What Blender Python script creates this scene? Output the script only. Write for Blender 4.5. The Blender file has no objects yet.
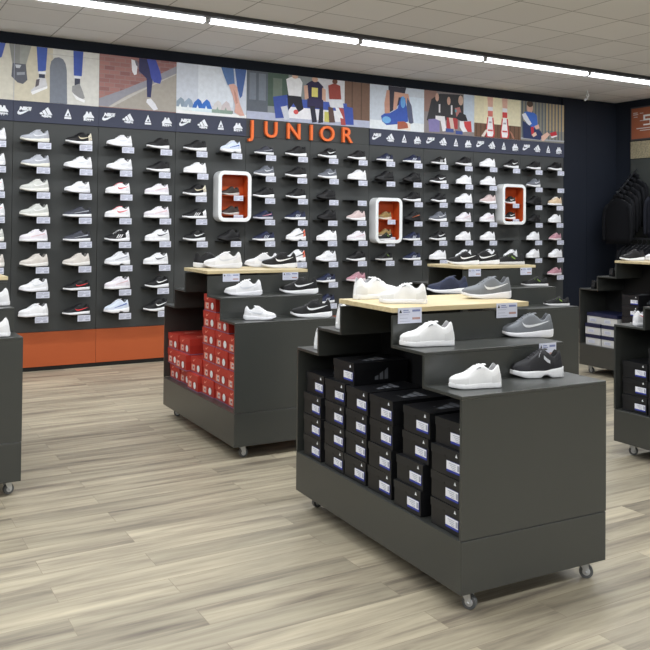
import bpy, bmesh, math, random
from mathutils import Vector, Matrix
random.seed(7)
PI = math.pi
SC = bpy.context.scene
COL = SC.collection

# ------------------------------------------------------------------ camera
cam_d = bpy.data.cameras.new('camera'); cam = bpy.data.objects.new('camera', cam_d); COL.objects.link(cam)
cam_d.sensor_fit = 'HORIZONTAL'; cam_d.sensor_width = 36.0
cam_d.lens = 824.47 / 650 * 36
cam_d.shift_x = (325 - 317.42) / 650
cam_d.shift_y = -(325 - 208.74) / 650
cam_d.clip_start = 0.05
_p, _r, _y = -0.0189, 0.0089, 0.5235
fw = Vector((math.sin(_y) * math.cos(_p), math.cos(_y) * math.cos(_p), -math.sin(_p)))
rt = Vector((math.cos(_y), -math.sin(_y), 0)); up = rt.cross(fw)
rr = rt * math.cos(_r) + up * math.sin(_r); uu = -rt * math.sin(_r) + up * math.cos(_r)
m = Matrix((rr, uu, -fw)).transposed().to_4x4(); m.translation = (0, 0, 1.5)
cam.matrix_world = m
SC.camera = cam

# ------------------------------------------------------------------ world, light, exposure
SC.view_settings.view_transform = 'Standard'; SC.view_settings.look = 'None'
SC.view_settings.gamma = 1; SC.view_settings.use_curve_mapping = False
SC.view_settings.exposure = 0.0
w = bpy.data.worlds.new('world'); SC.world = w; w.use_nodes = True
w.node_tree.nodes['Background'].inputs[0].default_value = (0.86, 0.93, 1.0, 1)
w.node_tree.nodes['Background'].inputs[1].default_value = 0.09
LAMP_POWER = 28.0
CEIL = 3.395
LAMP_X = [(1.235 + 1.655 * k, 2.845 + 1.655 * k) for k in range(-3, 6)]
LAMP_ROWS = [7.03, 3.3, -0.4, -4.0]

# ------------------------------------------------------------------ materials
def srgb(c):
    return tuple(((v / 255) / 12.92 if v / 255 <= 0.04045 else (((v / 255) + 0.055) / 1.055) ** 2.4) for v in c) + (1,)
MATS = {}
def mat(name, rgb, rough=0.6, spec=0.5, metal=0.0, noise=0.0, nscale=40, bump=0.0, emit=0.0, coat=0.0):
    if name in MATS: return MATS[name]
    mt = bpy.data.materials.new(name); mt.use_nodes = True; nt = mt.node_tree
    b = nt.nodes['Principled BSDF']
    b.inputs['Base Color'].default_value = srgb(rgb); b.inputs['Roughness'].default_value = rough
    b.inputs['Specular IOR Level'].default_value = spec; b.inputs['Metallic'].default_value = metal
    if coat: b.inputs['Coat Weight'].default_value = coat
    if emit:
        b.inputs['Emission Color'].default_value = (0.93, 0.97, 1, 1); b.inputs['Emission Strength'].default_value = emit
    if noise or bump:
        tc = nt.nodes.new('ShaderNodeTexCoord'); nz = nt.nodes.new('ShaderNodeTexNoise')
        nz.inputs['Scale'].default_value = nscale; nz.inputs['Detail'].default_value = 4
        nt.links.new(tc.outputs['Object'], nz.inputs['Vector'])
        if noise:
            mx = nt.nodes.new('ShaderNodeMix'); mx.data_type = 'RGBA'
            c = srgb(rgb)
            mx.inputs[6].default_value = tuple(v * (1 - noise) for v in c[:3]) + (1,)
            mx.inputs[7].default_value = tuple(min(1, v * (1 + noise)) for v in c[:3]) + (1,)
            nt.links.new(nz.outputs['Fac'], mx.inputs[0]); nt.links.new(mx.outputs[2], b.inputs['Base Color'])
        if bump:
            bp = nt.nodes.new('ShaderNodeBump'); bp.inputs['Strength'].default_value = bump; bp.inputs['Distance'].default_value = 0.002
            nt.links.new(nz.outputs['Fac'], bp.inputs['Height']); nt.links.new(bp.outputs['Normal'], b.inputs['Normal'])
    MATS[name] = mt
    return mt
def nodes(mt): return mt.node_tree.nodes, mt.node_tree.links

M_panel = mat('panel_charcoal', (66, 68, 68), 0.62, 0.35, noise=0.05, nscale=3)
M_metal = mat('powder_coated_charcoal', (56, 58, 56), 0.3, 0.65, noise=0.04, nscale=6)
M_backshade = mat('backing_painted_shade', (24, 25, 28), .6)  # divider board near-black: the shade inside the units is put into its colour
M_seam = mat('seam_dark', (30, 31, 32), 0.8)
M_navy = mat('navy_paint', (20, 26, 38), 0.75, 0.3, noise=0.05, nscale=2)
M_navyboard = mat('navy_board', (62, 66, 84), 0.6, 0.3)
M_orange = mat('orange_board', (178, 86, 44), 0.5, 0.4, noise=0.03, nscale=2)
M_letter = mat('orange_letter', (238, 112, 48), 0.5, 0.4)
M_letside = mat('orange_letter_side', (190, 78, 32), 0.5, 0.4)
M_logo = mat('logo_white', (232, 236, 242), 0.5)
M_white = mat('white_plastic', (236, 238, 240), 0.35, 0.5)
M_card = mat('card_white', (208, 211, 226), 0.5)
M_ink = mat('ink_grey', (168, 172, 190), 0.6)
M_inkb = mat('ink_blue', (120, 130, 172), 0.6)
M_inkk = mat('ink_black', (30, 30, 36), 0.6)
M_inkr = mat('ink_red', (176, 140, 134), 0.6)
M_black = mat('black_plastic', (18, 19, 22), 0.5)
M_wheel = mat('castor_wheel', (92, 94, 96), 0.4)
M_steel = mat('castor_steel', (205, 207, 210), 0.4, 0.5, metal=0.5)
M_tube = mat('lamp_diffuser', (255, 255, 255), 0.5, emit=9.0)
M_house = mat('lamp_housing', (170, 172, 176), 0.5)
M_track = mat('track_grey', (62, 62, 66), 0.6)
M_kbox = mat('black_card_box', (19, 20, 24), 0.45, 0.5)
M_klid = mat('black_card_lid', (24, 25, 29), 0.42, 0.5)
M_klogo = mat('box_logo_grey', (120, 124, 132), 0.5)
M_rbox = mat('red_card_box', (172, 48, 38), 0.5, 0.4)
M_rlid = mat('red_card_lid', (184, 56, 44), 0.5, 0.4)
M_rdk = mat('red_box_print', (232, 150, 130), 0.5)
M_lav = mat('lavender_base', (140, 108, 140), 0.6)
M_label = mat('label_white', (236, 238, 246), .5)
M_bbox = mat('label_blue', (44, 62, 170), 0.5)
M_gbox = mat('grey_card_box', (204, 204, 204), 0.6)
M_nlid = mat('navy_card_lid', (22, 28, 62), 0.5)

def wood_mat(name, dark, light, sc=(1.2, 14, 14), rough=0.45):
    mt = mat(name, light, rough); N, L = nodes(mt); b = N['Principled BSDF']
    tc = N.new('ShaderNodeTexCoord'); mp = N.new('ShaderNodeMapping'); mp.inputs['Scale'].default_value = sc
    nz = N.new('ShaderNodeTexNoise'); nz.inputs['Scale'].default_value = 3; nz.inputs['Detail'].default_value = 6
    cr = N.new('ShaderNodeValToRGB'); cr.color_ramp.elements[0].color = srgb(dark); cr.color_ramp.elements[1].color = srgb(light)
    cr.color_ramp.elements[0].position = 0.3; cr.color_ramp.elements[1].position = 0.62
    L.new(tc.outputs['Object'], mp.inputs['Vector']); L.new(mp.outputs['Vector'], nz.inputs['Vector'])
    L.new(nz.outputs['Fac'], cr.inputs['Fac']); L.new(cr.outputs['Color'], b.inputs['Base Color'])
    return mt
M_wood = wood_mat('pale_oak', (190, 172, 132), (212, 196, 156))
M_slat = wood_mat('wood_strip', (120, 112, 92), (160, 150, 124))

# floor: vinyl planks along X
def floor_mat():
    mt = mat('floor_planks', (190, 175, 150), 0.42, 0.4); N, L = nodes(mt); b = N['Principled BSDF']
    tc = N.new('ShaderNodeTexCoord')
    br = N.new('ShaderNodeTexBrick'); br.offset = 0.37; br.offset_frequency = 2; br.squash = 1
    br.inputs['Scale'].default_value = 1; br.inputs['Brick Width'].default_value = 1.22; br.inputs['Row Height'].default_value = 0.152
    br.inputs['Mortar Size'].default_value = 0.0012; br.inputs['Color1'].default_value = (0, 0, 0, 1); br.inputs['Color2'].default_value = (1, 1, 1, 1)
    br.inputs['Mortar'].default_value = (0.4, 0.4, 0.4, 1); br.inputs['Mortar Smooth'].default_value = 0.2
    L.new(tc.outputs['Object'], br.inputs['Vector'])
    # random value per plank shifts the grain
    sep = N.new('ShaderNodeSeparateXYZ'); L.new(tc.outputs['Object'], sep.inputs[0])
    com = N.new('ShaderNodeCombineXYZ')
    mul = N.new('ShaderNodeMath'); mul.operation = 'MULTIPLY'; mul.inputs[1].default_value = 17.0; L.new(br.outputs['Color'], mul.inputs[0])
    ax = N.new('ShaderNodeMath'); ax.operation = 'MULTIPLY'; ax.inputs[1].default_value = 1.1; L.new(sep.outputs[0], ax.inputs[0])
    ad = N.new('ShaderNodeMath'); ad.operation = 'ADD'; L.new(ax.outputs[0], ad.inputs[0]); L.new(mul.outputs[0], ad.inputs[1])
    ay = N.new('ShaderNodeMath'); ay.operation = 'MULTIPLY'; ay.inputs[1].default_value = 15; L.new(sep.outputs[1], ay.inputs[0])
    L.new(ad.outputs[0], com.inputs[0]); L.new(ay.outputs[0], com.inputs[1]); L.new(mul.outputs[0], com.inputs[2])
    nz = N.new('ShaderNodeTexNoise'); nz.inputs['Scale'].default_value = 1.0; nz.inputs['Detail'].default_value = 7; nz.inputs['Roughness'].default_value = 0.62
    nz.inputs['Distortion'].default_value = 0.35
    L.new(com.outputs[0], nz.inputs['Vector'])
    cr = N.new('ShaderNodeValToRGB'); e = cr.color_ramp.elements
    e[0].position = 0.29; e[0].color = srgb((112, 104, 94)); e[1].position = 0.68; e[1].color = srgb((190, 182, 160))
    x = e.new(0.47); x.color = srgb((160, 152, 134))
    L.new(nz.outputs['Fac'], cr.inputs['Fac'])
    # plank to plank tone
    mx = N.new('ShaderNodeMix'); mx.data_type = 'RGBA'; mx.blend_type = 'MULTIPLY'; mx.inputs[0].default_value = 1
    cr2 = N.new('ShaderNodeValToRGB'); cr2.color_ramp.elements[0].color = (0.80, 0.79, 0.78, 1); cr2.color_ramp.elements[1].color = (1.12, 1.10, 1.07, 1)
    L.new(br.outputs['Color'], cr2.inputs['Fac']); L.new(cr.outputs['Color'], mx.inputs[6]); L.new(cr2.outputs['Color'], mx.inputs[7])
    mo = N.new('ShaderNodeMix'); mo.data_type = 'RGBA'; mo.inputs[7].default_value = srgb((110, 98, 82))
    mf = N.new('ShaderNodeMath'); mf.operation = 'MULTIPLY'; mf.inputs[1].default_value = 0.55
    L.new(br.outputs['Fac'], mf.inputs[0]); L.new(mf.outputs[0], mo.inputs[0]); L.new(mx.outputs[2], mo.inputs[6])
    L.new(mo.outputs[2], b.inputs['Base Color'])
    return mt
M_floor = floor_mat()

def ceil_mat():
    mt = mat('ceiling_tiles', (196, 195, 192), 0.95, 0.1); N, L = nodes(mt); b = N['Principled BSDF']
    tc = N.new('ShaderNodeTexCoord'); mp = N.new('ShaderNodeMapping'); mp.inputs['Location'].default_value = (-4.92 + 12 * .62, -5.74 + 20 * .6, 0)
    br = N.new('ShaderNodeTexBrick'); br.offset = 0; br.inputs['Scale'].default_value = 1; br.inputs['Brick Width'].default_value = 0.62
    br.inputs['Row Height'].default_value = 0.6; br.inputs['Mortar Size'].default_value = 0.006
    br.inputs['Color1'].default_value = srgb((228, 228, 230)); br.inputs['Color2'].default_value = srgb((242, 242, 244)); br.inputs['Mortar'].default_value = srgb((172, 172, 174))
    L.new(tc.outputs['Object'], mp.inputs[0]); L.new(mp.outputs[0], br.inputs['Vector']); L.new(br.outputs['Color'], b.inputs['Base Color'])
    return mt
M_ceil = ceil_mat()
def brick_mat():
    mt = mat('print_brick', (150, 98, 92), 0.6); N, L = nodes(mt); b = N['Principled BSDF']
    tc = N.new('ShaderNodeTexCoord'); mp = N.new('ShaderNodeMapping'); mp.inputs['Rotation'].default_value = (PI / 2, 0, 0)
    br = N.new('ShaderNodeTexBrick'); br.inputs['Scale'].default_value = 1; br.inputs['Brick Width'].default_value = 0.11; br.inputs['Row Height'].default_value = 0.045
    br.inputs['Mortar Size'].default_value = 0.003
    br.inputs['Color1'].default_value = srgb((138, 92, 92)); br.inputs['Color2'].default_value = srgb((166, 118, 112)); br.inputs['Mortar'].default_value = srgb((150, 128, 126))
    L.new(tc.outputs['Object'], mp.inputs[0]); L.new(mp.outputs[0], br.inputs['Vector']); L.new(br.outputs['Color'], b.inputs['Base Color'])
    return mt
M_brick = brick_mat()

# ------------------------------------------------------------------ mesh helpers
class MB:
    def __init__(s): s.v = []; s.f = []; s.mi = []; s.mats = []; s.sm = []
    def mid(s, mt):
        if mt not in s.mats: s.mats.append(mt)
        return s.mats.index(mt)
    def add(s, vs, fs, mt, smooth=False):
        o = len(s.v); s.v += [tuple(x) for x in vs]; i = s.mid(mt)
        for f in fs: s.f.append([o + k for k in f]); s.mi.append(i); s.sm.append(smooth)
        return s
    def box(s, x0, x1, y0, y1, z0, z1, mt):
        vs = [(x, y, z) for z in (z0, z1) for y in (y0, y1) for x in (x0, x1)]
        return s.add(vs, [(0, 2, 3, 1), (4, 5, 7, 6), (0, 1, 5, 4), (2, 6, 7, 3), (0, 4, 6, 2), (1, 3, 7, 5)], mt)
    def prism(s, pts, a0, a1, mt, plane='xz'):
        """2-D outline extruded along the third axis; plane xz: along y, yz: along x, xy: along z"""
        n = len(pts)
        def P(p, a):
            return {'xz': (p[0], a, p[1]), 'yz': (a, p[0], p[1]), 'xy': (p[0], p[1], a)}[plane]
        vs = [P(p, a0) for p in pts] + [P(p, a1) for p in pts]
        fs = [tuple(range(n))[::-1], tuple(range(n, 2 * n))] + [(i, (i + 1) % n, n + (i + 1) % n, n + i) for i in range(n)]
        return s.add(vs, fs, mt)
    def tube(s, pts, r, mt, n=10, cap=True):
        vs = []; fs = []; pts = [Vector(p) for p in pts]
        rs = r if isinstance(r, (list, tuple)) else [r] * len(pts)
        for i, p in enumerate(pts):
            d = (pts[min(i + 1, len(pts) - 1)] - pts[max(i - 1, 0)]).normalized()
            a = d.orthogonal().normalized() if i == 0 else (a - d * a.dot(d)).normalized()
            b = d.cross(a)
            for k in range(n):
                t = 2 * PI * k / n; vs.append(p + (a * math.cos(t) + b * math.sin(t)) * rs[i])
        for i in range(len(pts) - 1):
            for k in range(n): fs.append((i * n + k, i * n + (k + 1) % n, (i + 1) * n + (k + 1) % n, (i + 1) * n + k))
        if cap: fs += [tuple(range(n))[::-1], tuple(range((len(pts) - 1) * n, len(pts) * n))]
        return s.add(vs, fs, mt, True)
    def mesh(s, name):
        me = bpy.data.meshes.new(name); me.from_pydata(s.v, [], s.f)
        for mt in s.mats: me.materials.append(mt)
        me.polygons.foreach_set('material_index', s.mi); me.polygons.foreach_set('use_smooth', s.sm)
        bm = bmesh.new(); bm.from_mesh(me); bmesh.ops.recalc_face_normals(bm, faces=bm.faces); bm.to_mesh(me); bm.free()
        me.update(); return me
    def obj(s, name, parent=None, bevel=0, loc=None):
        o = bpy.data.objects.new(name, s.mesh(name)); COL.objects.link(o)
        if parent: o.parent = parent
        if loc: o.location = loc
        if bevel:
            b = o.modifiers.new('bevel', 'BEVEL'); b.width = bevel; b.segments = 2; b.limit_method = 'ANGLE'
        return o
def tag(o, label=None, cat=None, group=None, kind=None):
    if label: o['label'] = label
    if cat: o['category'] = cat
    if group: o['group'] = group
    if kind: o['kind'] = kind
    return o
def empty(name, loc=(0, 0, 0), rz=0, **k):
    o = bpy.data.objects.new(name, None); COL.objects.link(o); o.location = loc; o.rotation_euler = (0, 0, rz); o.empty_display_size = 0.1
    return tag(o, **k)
def kids(o): return [c for c in ALLKIDS.get(o.name, [])]
def copy_tree(o, parent=None):
    c = o.copy(); COL.objects.link(c)
    for k in ('label', 'category', 'group'):
        if parent and k in c: del c[k]
    if parent: c.parent = parent
    for ch in list(o.children): copy_tree(ch, c)
    return c
def inst(name, me, parent, mats=None, loc=(0, 0, 0), rot=(0, 0, 0)):
    o = bpy.data.objects.new(name, me); COL.objects.link(o); o.parent = parent; o.location = loc; o.rotation_euler = rot
    if mats:
        for i, mt in enumerate(mats):
            o.material_slots[i].link = 'OBJECT'; o.material_slots[i].material = mt
    return o
def text_geo(txt, size, extr=0.0, offset=0.0, align='CENTER'):
    cu = bpy.data.curves.new('t', 'FONT'); cu.body = txt; cu.size = size; cu.extrude = extr; cu.offset = offset; cu.align_x = align
    cu.resolution_u = 4
    ob = bpy.data.objects.new('t', cu); COL.objects.link(ob)
    dg = bpy.context.evaluated_depsgraph_get(); me = bpy.data.meshes.new_from_object(ob.evaluated_get(dg))
    vs = [v.co.copy() for v in me.vertices]; fs = [tuple(p.vertices) for p in me.polygons]
    bpy.data.objects.remove(ob); bpy.data.curves.remove(cu); bpy.data.meshes.remove(me)
    return vs, fs
ORD = ['first', 'second', 'third', 'fourth', 'fifth', 'sixth', 'seventh', 'eighth', 'ninth', 'tenth', 'eleventh', 'twelfth', 'thirteenth',
       'fourteenth', 'fifteenth', 'sixteenth', 'seventeenth', 'eighteenth', 'nineteenth']

# ------------------------------------------------------------------ room shell
RX = 10.24; BY = 8.65
o = MB().box(-9, RX + .1, -8, BY + .1, -0.08, 0, M_floor).obj('floor'); tag(o, kind='structure')
o = MB().box(-9, RX + .1, -8, BY + .1, CEIL, CEIL + .08, M_ceil).obj('ceiling'); tag(o, kind='structure')
o = MB().box(-9, RX + .1, BY, BY + .12, 0, CEIL, M_navy).obj('wall_back'); tag(o, kind='structure')
mb = MB().box(RX, RX + .12, -8, BY, 0, CEIL, M_navy)
o = mb.obj('wall_right'); tag(o, kind='structure')
# navy full height boards beside the shoe wall, with their joint
mb = MB().box(9.10, 9.60, BY - .03, BY, 0.0, CEIL - .01, M_navy).box(9.604, RX, BY - .03, BY, 0, CEIL - .01, M_navy)
o = mb.obj('trim_1'); tag(o, kind='structure')

# charcoal display panels, orange kick boards
PX0, PW, PN = 1.463, 0.848, 9
mb = MB()
for k in range(-3, PN):
    x0 = PX0 + k * PW; x1 = x0 + PW
    mb.box(x0 + .002, x1 - .002, 8.60, BY, 0.392, 2.50, M_panel)
mb.box(PX0 - 3 * PW, PX0 + PN * PW, 8.615, BY, .392, 2.5, M_seam)
o = mb.obj('trim_2'); tag(o, kind='structure')
mb = MB()
for k in range(-3, PN):
    x0 = PX0 + k * PW
    mb.box(x0 + .0015, x0 + PW - .0015, 8.585, BY, 0.045, .390, M_orange)
o = mb.obj('trim_3'); tag(o, kind='structure')
o = MB().box(PX0 - 3 * PW, PX0 + PN * PW, 8.61, BY, 0, .045, M_black).obj('baseboard_back'); tag(o, kind='structure')

# brand logo glyphs, local coordinates about the centre (metres)
def g_swoosh(sc=1.0, n=10):
    """outline of the curved tick: thin tip upper right, full belly lower left"""
    top = [(.50, .26), (.30, .18), (.10, .10), (-.08, .03), (-.22, -.02), (-.33, -.03), (-.385, .02), (-.375, .09), (-.34, .16)]
    bot = [(-.43, .06), (-.49, -.05), (-.49, -.14), (-.42, -.205), (-.30, -.21), (-.14, -.15), (.06, -.03), (.28, .11)]
    return [(x * sc, y * sc) for x, y in (top + bot)[::-1]]
def add_logo(mb, kind, cx, cz, y, s, mt, yb=None):
    yb = yb if yb is not None else y + .002
    if kind == 0:
        mb.prism([(cx + a, cz - .012 + b) for a, b in g_swoosh(s * 1.15)], y, yb, mt)
        vs, fs = text_geo('NIKE', s * .36, offset=.004)
        mb.add([(cx + v.x * 1.1 + .012 * s + v.y * .25, y, cz + .006 + v.y) for v in vs], fs, mt)
    elif kind == 1:
        for xb, wd, hL, hR in ((-.50, .24, .10, .20), (-.20, .27, .26, .40), (.13, .33, .44, .62)):   # three slanted bars rising
            mb.prism([(cx + xb * s, cz - .2 * s), (cx + (xb + wd) * s, cz - .2 * s), (cx + (xb + wd - hR * .58) * s, cz + (hR - .2) * s), (cx + (xb - hL * .58) * s, cz + (hL - .2) * s)], y, yb, mt)
        vs, fs = text_geo('adidas', s * .30, offset=.003)
        mb.add([(cx + v.x, y, cz - .40 * s + v.y) for v in vs], fs, mt)
    elif kind == 2:
        mb.prism([(cx - .26 * s, cz - .22 * s), (cx + .26 * s, cz - .22 * s), (cx, cz + .42 * s)], y, yb, mt)
        mb.prism([(cx - .28 * s, cz - .42 * s), (cx + .28 * s, cz - .42 * s), (cx + .28 * s, cz - .27 * s), (cx - .28 * s, cz - .27 * s)], y, yb, mt)
        mb.prism([(cx - .10 * s, cz - .14 * s), (cx + .10 * s, cz - .14 * s), (cx + .03 * s, cz + .1 * s)], y - .001, y - .0002, M_navyboard)
    else:
        for q in (-1, 1):                    # two seated figures back to back
            mb.prism([(cx + q * .0 * s, cz - .2 * s), (cx + q * .46 * s, cz - .2 * s), (cx + q * .42 * s, cz - .08 * s), (cx + q * .26 * s, cz + .10 * s), (cx + q * .20 * s, cz + .30 * s),
                      (cx + q * .08 * s, cz + .30 * s), (cx + q * .04 * s, cz + .16 * s), (cx, cz + .12 * s)][::q], y, yb, mt)
        vs, fs = text_geo('Kappa', s * .32, offset=.004)
        mb.add([(cx + v.x, y, cz - .44 * s + v.y) for v in vs], fs, mt)

def logo_board(x0, x1, label):
    mb = MB().box(x0 + .001, x1 - .001, 8.588, BY, 2.502, 2.707, M_navyboard)
    k = 0; x = x0 + .106
    while x < x1 - .05:
        add_logo(mb, k % 4, x, 2.610, 8.5865, .125, M_logo, 8.588); k += 1; x += .212
    o = mb.obj('logo_board'); tag(o, label, 'sign board', 'logo boards under the wall pictures')
spots = {0: 'under the skateboard picture', 1: 'under the brick wall picture', 2: 'under the barefoot legs picture', 5: 'under the crouching figure picture',
         6: 'under the crowded group picture', 7: 'under the striped socks picture', 8: 'under the fence picture'}
logo_board(PX0 - PW, PX0, 'navy strip with white sports logos at the edge of the shoe wall')
for k, s in spots.items():
    logo_board(PX0 + k * PW, PX0 + (k + 1) * PW, 'navy strip with white sports logos ' + s)
o = MB().box(PX0 + 3 * PW, PX0 + 5 * PW, 8.60, BY, 2.502, 2.707, M_panel).obj('trim_4'); tag(o, kind='structure')

# JUNIOR letters, each mounted on its own
lx = [4.115, 4.375, 4.675, 4.915, 5.135, 5.425]
for ch, x in zip('JUNIOR', lx):
    vs, fs = text_geo(ch, 0.262, extr=0.018, offset=0.003)
    xs = [v.x for v in vs]; c = (min(xs) + max(xs)) / 2
    mb = MB()
    for f in fs:
        pass
    mb.add([(x - .062 + (v.x - c) * 1.02, 8.575 - v.z, 2.508 + v.y) for v in vs], fs, M_letter)
    o = mb.obj('sign_letter')
    tag(o, 'orange raised capital letter %s of the JUNIOR sign' % ch, 'letter', 'letters of the wall sign')

# ------------------------------------------------------------------ posters above the boards
def C(r, g, b): return mat('print_%d_%d_%d' % (r, g, b), (r, g, b), 0.6, 0.3, noise=.16, nscale=22)
def poster(x0, x1, bg, polys, label, seams=()):
    mb = MB().box(x0 + .001, x1 - .001, 8.592, BY, 2.709, 3.266, bg if not isinstance(bg, tuple) else C(*bg))
    W, H = x1 - x0, .556; y = 8.592
    for i, (c, pts) in enumerate(polys):
        yy = y - .00025 * (i + 1)
        vs = [(x0 + min(.999, max(.001, u)) * W, yy, 3.265 - min(.999, max(.001, v)) * H) for u, v in pts]
        mb.add(vs, [tuple(range(len(vs)))], C(*c) if isinstance(c, tuple) else c)
    for sx in seams: mb.box(sx - .002, sx + .002, 8.588, 8.59, 2.709, 3.266, M_ink)
    o = mb.obj('wall_picture'); tag(o, label, 'picture', 'printed pictures above the shoe wall')
    return o
def ell(cx, cy, rx, ry, n=14, a0=0, a1=2 * PI): return [(cx + rx * math.cos(a0 + (a1 - a0) * i / n), cy + ry * math.sin(a0 + (a1 - a0) * i / n)) for i in range(n + (0 if abs(a1 - a0 - 2 * PI) < 1e-6 else 1))]
def R4(a, b, c, d): return [(a, b), (c, b), (c, d), (a, d)]
def half(polys): return [(c, [(.5 + .5 * u, v) for u, v in p]) for c, p in polys]
P = half([
    ((206, 199, 180), R4(0, 0, .44, 1)), ((214, 213, 208), R4(.44, 0, 1, 1)), ((196, 194, 190), R4(.30, .1, 1, .115)),
    ((142, 144, 142), [(-.06, 0), (.08, 0), (.07, .36), (-.02, .36)]), ((158, 160, 156), [(.06, 0), (.19, 0), (.13, .36), (.06, .36)]),
    ((96, 98, 108), [(-.02, .34), (.13, .34), (.15, .62), (.10, .70), (.04, .68), (-.03, .58)]), ((190, 194, 200), [(.01, .36), (.08, .36), (.06, .42), (.02, .42)]),
    ((150, 155, 165), [(.03, .5), (.12, .48), (.12, .53), (.03, .55)]),
    ((74, 98, 176), [(.25, 0), (.375, 0), (.36, .42), (.27, .46)]), ((225, 228, 235), R4(.275, .44, .36, .49)), ((60, 64, 84), R4(.28, .49, .35, .58)),
    ((205, 205, 210), [(.27, .56), (.36, .56), (.38, .70), (.30, .78), (.20, .86), (.19, .80), (.24, .72)]), ((98, 92, 98), [(.25, .6), (.29, .58), (.28, .70), (.24, .74)]),
    ((240, 242, 246), [(.19, .83), (.38, .70), (.38, .74), (.21, .88)]),
    ((122, 128, 140), [(.41, 1), (.405, .35), (.42, .24), (.46, .17), (.51, .15), (.56, .18), (.59, .26), (.605, .38), (.615, 1)]),
    ((70, 92, 172), [(.68, 0), (.80, 0), (.785, .46), (.69, .46)]), ((225, 228, 235), R4(.695, .46, .77, .51)), ((66, 68, 84), R4(.70, .51, .765, .64)),
    ((150, 150, 152), [(.67, .66), (.76, .60), (.80, .74), (.825, .86), (.78, .90), (.72, .84), (.67, .76)]), ((240, 242, 246), [(.67, .78), (.75, .86), (.83, .90), (.82, .95), (.72, .90)]),
]) + [((80, 100, 178), [(.28, 0), (.45, 0), (.43, .25), (.38, .35), (.33, .5), (.30, .4)]), ((235, 238, 242), [(.30, .4), (.38, .36), (.42, .5), (.36, .62), (.30, .6)])]
poster(PX0 - PW, PX0 + PW, (207, 203, 190), P, 'wide picture of dangling legs in jeans beside a grey skateboard', seams=(PX0,))
P = [((166, 160, 152), [(0, .98), (0, .99), (1, .99), (1, .14), (.75, .42), (.35, .72)]), ((148, 148, 158), [(0, .84), (.3, .64), (.62, .40), (1, .08), (1, .22), (.7, .46), (.35, .74), (.12, .98), (0, .98)]),
     ((190, 186, 182), [(.12, .98), (.36, .745), (.7, .465), (1, .225), (1, .245), (.7, .49), (.16, .99)]),
     ((120, 110, 124), R4(.5, .0, .58, .3)),
     ((58, 58, 92), [(.50, 0), (.72, 0), (.74, .22), (.70, .34), (.66, .42), (.60, .38), (.54, .30), (.50, .25)]),
     ((72, 84, 166), [(.60, 0), (.72, 0), (.78, .22), (.80, .36), (.78, .46), (.70, .44), (.66, .36), (.64, .2)]),
     ((56, 60, 100), [(.60, .34), (.68, .40), (.66, .74), (.61, .74)]),
     ((232, 232, 238), [(.40, .04), (.46, .06), (.48, .16), (.47, .32), (.44, .34), (.41, .26)]), ((120, 116, 126), [(.44, .04), (.49, .08), (.50, .2), (.46, .14)]),
     ((225, 225, 232), [(.61, .78), (.66, .76), (.72, .86), (.755, .96), (.70, .99), (.64, .9), (.60, .84)])]
poster(PX0 + PW, PX0 + 2 * PW, M_brick, P, 'picture of legs leaning on a red brick wall')
def sneaker2(cx, cy, s, c1, c2): return [(c1, [(cx - .6 * s, cy), (cx - .4 * s, cy - .6 * s * 1.5), (cx, cy - s * 1.5), (cx + .3 * s, cy - .8 * s * 1.5), (cx + .6 * s, cy)]), (c2, R4(cx - .62 * s, cy - .02, cx + .62 * s, cy + .05)), (c2, [(cx - .2 * s, cy), (cx - .05 * s, cy - .6 * s), (cx + .1 * s, cy)])]
P = [((222, 228, 238), R4(.3, 0, .8, .8)), ((245, 247, 250), R4(0, .93, 1, 1)), ((120, 132, 130), R4(0, .87, .8, .93))]
for x, a, b in ((.06, (140, 156, 172), (235, 240, 245)), (.17, (150, 166, 186), (230, 236, 242)), (.30, (58, 108, 190), (220, 236, 250)), (.42, (64, 116, 200), (220, 236, 250)), (.58, (214, 212, 214), (150, 170, 160)), (.70, (206, 196, 200), (140, 160, 150))):
    P += sneaker2(x, .89, .14, a, b)
P += [((92, 122, 172), [(.62, 0), (.80, 0), (.82, .32), (.72, .36), (.66, .16)]), ((78, 104, 160), [(.82, 0), (.99, 0), (.97, .2), (.93, .55), (.90, .60), (.86, .4)]),
      ((214, 170, 158), [(.73, .34), (.81, .31), (.86, .38), (.87, .55), (.90, .72), (.93, .82), (.97, .95), (.90, .96), (.82, .9), (.83, .76), (.79, .56)]), ((190, 140, 128), [(.80, .42), (.84, .5), (.87, .7), (.84, .72)])]
poster(PX0 + 2 * PW, PX0 + 3 * PW, (206, 212, 224), P, 'picture of bare legs in jeans beside a row of trainers')
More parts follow.
